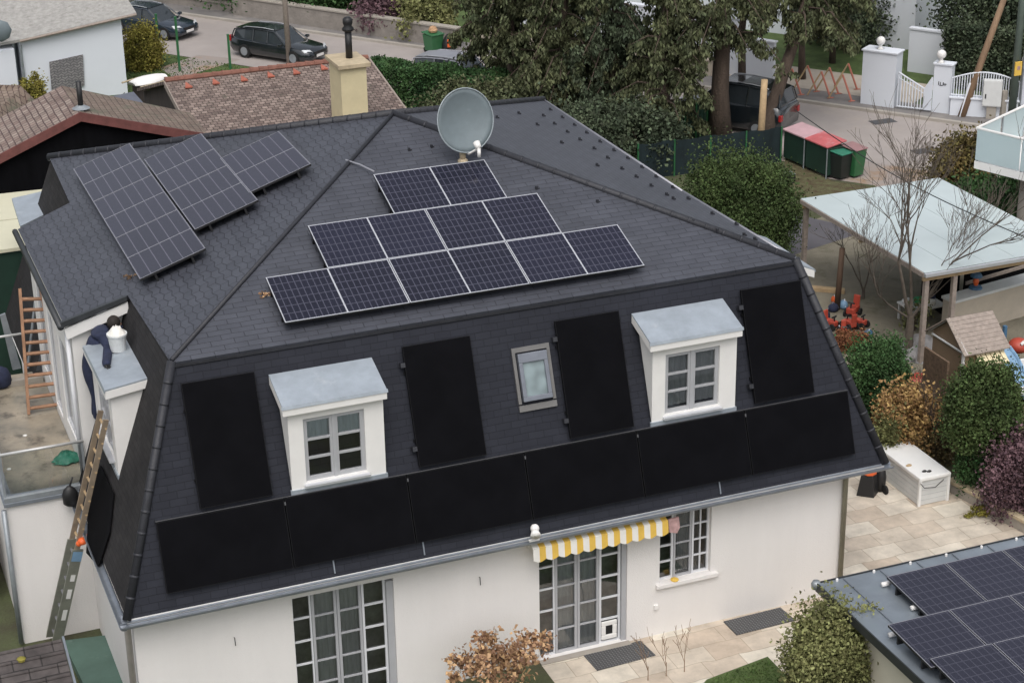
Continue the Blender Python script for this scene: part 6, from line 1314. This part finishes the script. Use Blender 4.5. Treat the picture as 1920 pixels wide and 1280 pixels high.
mb = MB(); mb.box(c[0]-.35, c[0]+1.2, c[1]-.3, c[1]+.8, .35, .45); mb.box(c[0]-.35, c[0]+1.2, c[1]+.7, c[1]+.8, .45, .95); obj('tray', mb, m_boxw, sx)
for (x, y) in ((-.3, -.25), (1.1, -.25), (-.3, .7), (1.1, .7)): mb = MB(); mb.box(c[0]+x, c[0]+x+.07, c[1]+y, c[1]+y+.07, 0, .348); obj('leg', mb, m_greyw, sx)
for i in range(9): mb = MB(); q = c+A(-.1+.13*i, .1+.2*math.sin(i*2.2), .452); mb.lathe(q, [(.09, 0), (.10, .08), (.03, .12)], 8); obj('pink_mould', mb, M('pink_plastic', (.62, .32, .34), .6) if i == 0 else bpy.data.materials['pink_plastic'], sx)
g = G(1829, 548, 0); t = root('toy_figure_stand', (g[0], g[1], 1.25), label='small blue and orange toy standing on the beige wall', cat='toy'); q = FY(1829, 541, 44.6); q = PL(1829, 540, (0, 0, 1.25), (0, 0, 1)); mb = MB(); mb.lathe(q, [(.22, 0), (.2, .06), (.06, .1)], 10); obj('base', mb, m_blue, t)
mb = MB(); mb.lathe(q+A(0, 0, .1), [(.06, 0), (.1, .14), (.05, .25)], 10); obj('middle', mb, m_orange, t); mb = MB(); mb.lathe(q+A(0, 0, .35), [(.1, 0), (.2, .05), (.14, .16)], 10); obj('top', mb, m_blue, t)
t.location = q.tolist()
for ch in [o for o in bpy.data.objects if o.parent == t]: ch.location = (g[0]-q[0], g[1]-q[1], 1.25-q[2])
toys = [(1547, 588, 'blob', m_navy, 'dark blue toy vehicle at the left of the toy pile', .24), (1562, 572, 'blob', m_navy, 'dark blue bin-like toy behind the pile, left of the brown post', .22), (1551, 598, 'blob', m_whitec, 'small white ball at the left end of the toy pile', .12),
        (1558, 604, 'trike', m_redp, 'red ride-on toy at the left of the pile', .3), (1598, 580, 'trike', m_redp, 'red upright toy chair at the top of the pile', .34), (1592, 604, 'trike', m_redp, 'red ride-on toy in the middle of the pile', .3), (1612, 602, 'trike', m_redp, 'red and black ride-on toy at the right of the pile', .3), (1582, 618, 'trike', m_redp, 'low red toy in front of the others', .24),
        (1574, 610, 'blob', m_plastic_b, 'black toy wheel between the red toys', .16), (1578, 625, 'shell', m_toygreen, 'left green plastic shell in front of the red toys', .27), (1604, 628, 'shell', m_toygreen, 'right green plastic shell, in front of the red toys', .25), (1628, 620, 'blob', m_blue, 'dark blue toy at the right end of the pile', .2),
        (1581, 566, 'blob', m_bluel, 'pale blue toy behind the brown post', .22), (1565, 555, 'blob', m_orange, 'orange-brown toy at the back left of the pile', .18)]
for (px, py, kd, mt, lb, r_) in toys:
    g = G(px, py+12); t = root('garden_toy', g, label=lb, cat='toy', group='pile of toys beside the round shrub'); r_ *= .85; t.rotation_euler = (0, 0, rng.random()*6.28)
    if kd == 'blob':
        mb = MB(); mb.lathe(g, [(r_*.6, 0), (r_, r_*.4), (r_*.9, r_*1.1), (r_*.4, r_*1.5)], 12, 1, .8); obj('body', mb, mt, t, smooth=True); mb = MB(); mb.tube([g+A(-r_, 0, r_*.6), g+A(0, -r_*.2, r_*1.7), g+A(r_, 0, r_*.6)], .02, 5); obj('handle', mb, m_alu_d, t)
    elif kd == 'shell':
        mb = MB(); mb.lathe(g, [(r_*.8, 0), (r_*1.1, .1), (r_*1.1, .16), (r_*.6, .24), (r_*.1, .27)], 14, 1.3, .8); obj('shell', mb, mt, t, smooth=True)
    else:
        mb = MB(); mb.box(g[0]-r_, g[0]+r_*.8, g[1]-r_*.45, g[1]+r_*.45, .12, .12+r_*.7); mb.slab([g+A(-r_, -r_*.4, .1+r_*.7), g+A(-r_, r_*.4, .1+r_*.7), g+A(-r_*1.1, r_*.4, .1+r_*1.9), g+A(-r_*1.1, -r_*.4, .1+r_*1.9)], (.06, 0, 0)); obj('body', mb, mt, t, bevel=.05)
        mb = MB(); mb.tube([g+A(r_*.6, 0, r_*.7), g+A(r_*.4, 0, r_*1.7)], .025, 5); mb.tube([g+A(r_*.4, -r_*.4, r_*1.7), g+A(r_*.4, r_*.4, r_*1.7)], .03, 5); obj('handlebar', mb, m_plastic_b, t)
        for sx_ in (-.7, .6):
            for sy_ in (-1, 1): w0 = g+A(sx_*r_, sy_*r_*.5, .12); mb = MB(); mb.tube([w0, w0+A(0, sy_*.06, 0)], .12, 10); obj('wheel', mb, m_tyre, t)
g = G(1547, 552); mb = MB(); mb.obox(g+A(-.4, .5, 0), (1.0, -.75, 0), (.12, .2, 0), (0, 0, .14)); tag(obj('timber_beam', mb, m_woodl, bevel=.01), 'pale timber beam on the gravel behind the toy pile', 'beam')
g = G(1722, 600); t = root('garden_table', g, label='white garden table cluttered with green and white things under the bare tree', cat='table')
mb = MB(); mb.box(g[0]-.6, g[0]+.7, g[1]-.5, g[1]+.4, .55, .60); obj('table_top', mb, m_boxw, t)
for (x, y) in ((-.55, -.45), (.62, -.45), (-.55, .33), (.62, .33)): mb = MB(); mb.box(g[0]+x, g[0]+x+.06, g[1]+y, g[1]+y+.06, 0, .548); obj('leg', mb, m_boxg, t)
for i, (x, y, mt, lb) in enumerate(((-.4, .1, m_boxw, 'white tub at the left of the garden table'), (.0, .05, m_toygreen, 'green pot in the middle of the garden table'), (.45, .1, m_navy, 'dark blue tray at the right of the garden table'), (.2, -.3, m_whitec, 'crumpled white cloth at the front of the garden table'))):
    mb = MB(); mb.lathe(g+A(x, y, .602), [(.12, 0), (.17, .1), (.15, .16)], 10, 1.2, .9); tag(obj('table_clutter', mb, mt), lb, 'tub')
g = G(1741, 556); mb = MB(); mb.lathe(g, [(.15, 0), (.2, .4)], 12); tag(obj('green_bucket', mb, m_toygreen), 'bright green bucket standing at the canopy post', 'bucket')
g = G(1768, 590); crumple('grey_tarp', G(1722, 665), .75, .6, .6, M('grey_tarp', (.21, .205, .205), .6, var=.2), 'grey crumpled tarpaulin between round shrub and playhouse', 'tarp', 5)
crumple('red_cushion', G(1722, 712), .36, .26, .22, m_redp, 'red cover lying in front of the grey tarpaulin', 'cover', 6)
rk = root('white_rack', G(1728, 740), label='white slatted rack lying on the ground below the red cover', cat='rack'); g = G(1728, 738)
for i in range(7): mb = MB(); mb.tube([g+A(-.6+i*.18, .35-i*.09, .06+.02*(i % 2)), g+A(-.35+i*.18, -.3-i*.03, .1)], .035, 5); obj('slat', mb, m_boxg, rk)
for s in (0, 1): mb = MB(); mb.tube([g+A(-.6+.22*s, .3-.55*s, .03), g+A(.55+.2*s, -.2-.3*s, .03)], .03, 5); obj('rail', mb, m_woodd, rk)
# balcony of the house at the right edge
zb_ = 3.9
b0 = G(1832, 240, zb_+1.15); b1 = G(1975, 274, zb_+1.15); b2 = G(1960, 180, zb_+1.15)
bal = root('balcony', A(b0[0]+1.5, b0[1]-.5, 0), label='white balcony with frosted glass panels at the right edge', cat='balcony')
dn_ = A(0, 0, -1.15)
u1_, u2_ = b1-b0, b2-b0
mb = MB(); mb.slab([b0+dn_, b1+dn_, b1+dn_+u2_, b2+dn_], (0, 0, -.26)); obj('slab', mb, m_white, bal)
k = 1.0/3.3
for i in range(2):
    for (uu_, nm) in ((u1_, 'a'), (u2_, 'b')):
        L_ = np.linalg.norm(uu_); f0_, f1_ = .01+i*1.75/L_, min(1, (i+1)*1.75/L_-.01); 
        mb = MB(); off = unit(np.cross(uu_, A(0, 0, 1)))*.012; mb.slab([b0+uu_*f0_+A(0, 0, -.05), b0+uu_*f1_+A(0, 0, -.05), b0+uu_*f1_+A(0, 0, -1.10), b0+uu_*f0_+A(0, 0, -1.10)], off); obj('glass_panel', mb, m_frost, bal)
mb = MB(); mb.tube([b1, b0, b2], .045, 8, ); obj('handrail', mb, m_white, bal)
for uu_ in (u1_, u2_):
    L_ = np.linalg.norm(uu_)
    for f in (0.02, 1.75/L_): p = b0+uu_*f+unit(u1_+u2_)*.05; mb = MB(); mb.tube([p, p+dn_], .03, 6); obj('post', mb, m_galv, bal)
cpt = b0+u1_*.55+u2_*.22; mb = MB(); mb.tube([A(cpt[0], cpt[1], 0), A(cpt[0], cpt[1], zb_-.26)], .30, 16); obj('column', mb, m_concrete, bal, smooth=True)
# carport with standing seams and modules
cp = root('carport', (22.5, 29, 0), label='flat roofed garage with a blue-grey standing seam metal roof in the bottom right corner', cat='carport')
c0, c1x, cyb, cyf, zc_ = 19.07, 25.2, 31.2, 24.0, 2.8
mb = MB(); mb.box(c0+.0, c1x, cyf, cyb, zc_-.10, zc_); obj('roof', mb, M('carport_sheet', (.25, .285, .32), .38, .4, var=.14, ns=1.3, grime=((.24, .28, .31), 1.1, .56)), cp)
mb = MB(); mb.box(c0+.25, c1x-.2, cyf, cyb-.3, 0, zc_-.102); obj('wall', mb, m_render if 0 else M('beige_render', (.64, .59, .48), .9, var=.06, ns=1, grime=((.4, .35, .26), 1, .6)), cp)
x = c0+.62
while x < c1x:
    mb = MB(); mb.box(x-.018, x+.018, cyf, cyb-.05, zc_+.001, zc_+.035); obj('seam', mb, m_gutter, cp); x += .92
mb = MB(); mb.box(c0-.03, c0, cyf, cyb+.02, zc_-.18, zc_+.03); mb.box(c0, c1x, cyb, cyb+.03, zc_-.18, zc_+.03); obj('edge_trim', mb, m_edge, cp)
mb = MB(); mb.lathe((c0-.0, cyb+.05, zc_-.16), [(.03, 0), (.10, .03), (.11, .14), (.08, .2)], 12); obj('spout', mb, m_galv, cp, smooth=True)
mb = MB()
for i in range(6): xx = c0+.45+i*.92; mb.lathe((xx, cyb-.06, zc_+.001), [(.03, 0), (.03, .05), (.01, .07)], 8)
obj('rivet', mb, m_white, cp)
pc = module(1.44, 1.60, m_cell_c, m_alu_d, m_plastic_b, fw=.016)
zz = zc_+.28
spots = [((1663, 1080), 'first panel of the back row, its near corner over the garage roof edge'), ((1768, 1053), 'second panel of the back row on the garage, right of the silver gap')]
R1 = G(1663, 1080, zz); R2 = G(1665, 1170, zz+.10); R3 = G(1744, 1234, zz+.10)
pi_ = 0
for (o_, n_p, lb) in ((R1, 3, ['left panel of the back row on the garage roof', 'second panel of the back row on the garage roof, cut by a silver gap', 'last panel of the back row on the garage roof, at the picture edge']),
                      (R2, 4, ['left panel of the middle row on the garage roof', 'second panel of the middle row on the garage roof', 'third panel of the middle row on the garage roof', 'last panel of the middle row on the garage roof']),
                      (R3, 4, ['left panel of the front row on the garage roof', 'second panel of the front row on the garage roof', 'third panel of the front row on the garage roof', 'last panel of the front row on the garage roof'])):
    for k in range(n_p):
        o = pc if pi_ == 0 else copytree(pc); pi_ += 1
        if o_ is R3 and k == 0: pass
        tilt = A(0, 1, .05); c = A(*o_)+A(1, 0, 0)*(1.47*k+.72)-unit(tilt)*.80
        place(o, c, (1, 0, 0), Vector(tilt)); tag(o, lb[k], 'solar panel', 'solar panels on the garage roof')
for (px, py, l) in ((1660, 1094, 'white tube foot under the left corner of the back row'), (1715, 1138, 'white tube foot beside the near end of the back row'), (1674, 1188, 'white tube foot under the left end of the middle row')):
    g = G(px, py, zc_+.07); mb = MB(); mb.tube([g-A(.09, 0, 0), g+A(.12, 0, 0)], .055, 10); tag(obj('mounting_foot', mb, m_white, smooth=True), l, 'panel foot')
g = G(1900, 1040, zc_+.12); mb = MB(); mb.tube([g-A(.2, 0, 0), g+A(.5, 0, .0)], .06, 10); tag(obj('conduit', mb, m_white, smooth=True), 'white conduit on the garage roof at the right edge', 'conduit')
# overhead wire
w0_, w1_ = G(1490, 206, 4.5), G(1935, 450, 4.5); ns2 = 16
mb = MB(); mb.tube([w0_+(w1_-w0_)*i/ns2-A(0, 0, .35*math.sin(math.pi*i/ns2)) for i in range(ns2+1)], .018, 5); tag(obj('overhead_wire', mb, m_plastic_b), 'thin black overhead wire crossing above the driveway and canopy', 'wire')
# debris on the roof
for (px, py, lb, mt) in ((497, 552, 'small heap of brown leaves caught at the left end of the lowest panel row', m_rust), (243, 520, 'brown moss tuft where the side roof meets its lower eaves', m_wood)):
    n__ = nF if px > 400 else nL; q = PL(px, py, P+n__*.03, n__); mb = MB(); mb.leaves(q+rng.normal(size=(26, 3))*A(.07, .04, .02), .06); tag(obj('leaf_debris', mb, mt), lb, 'debris')

# ------------------------------------------------------------------ plan units to metres
for o in list(bpy.data.objects):
    if o.parent is None and o.type not in ('CAMERA', 'LIGHT'):
        o.location = Vector(o.location)*K; o.scale = Vector(o.scale)*K
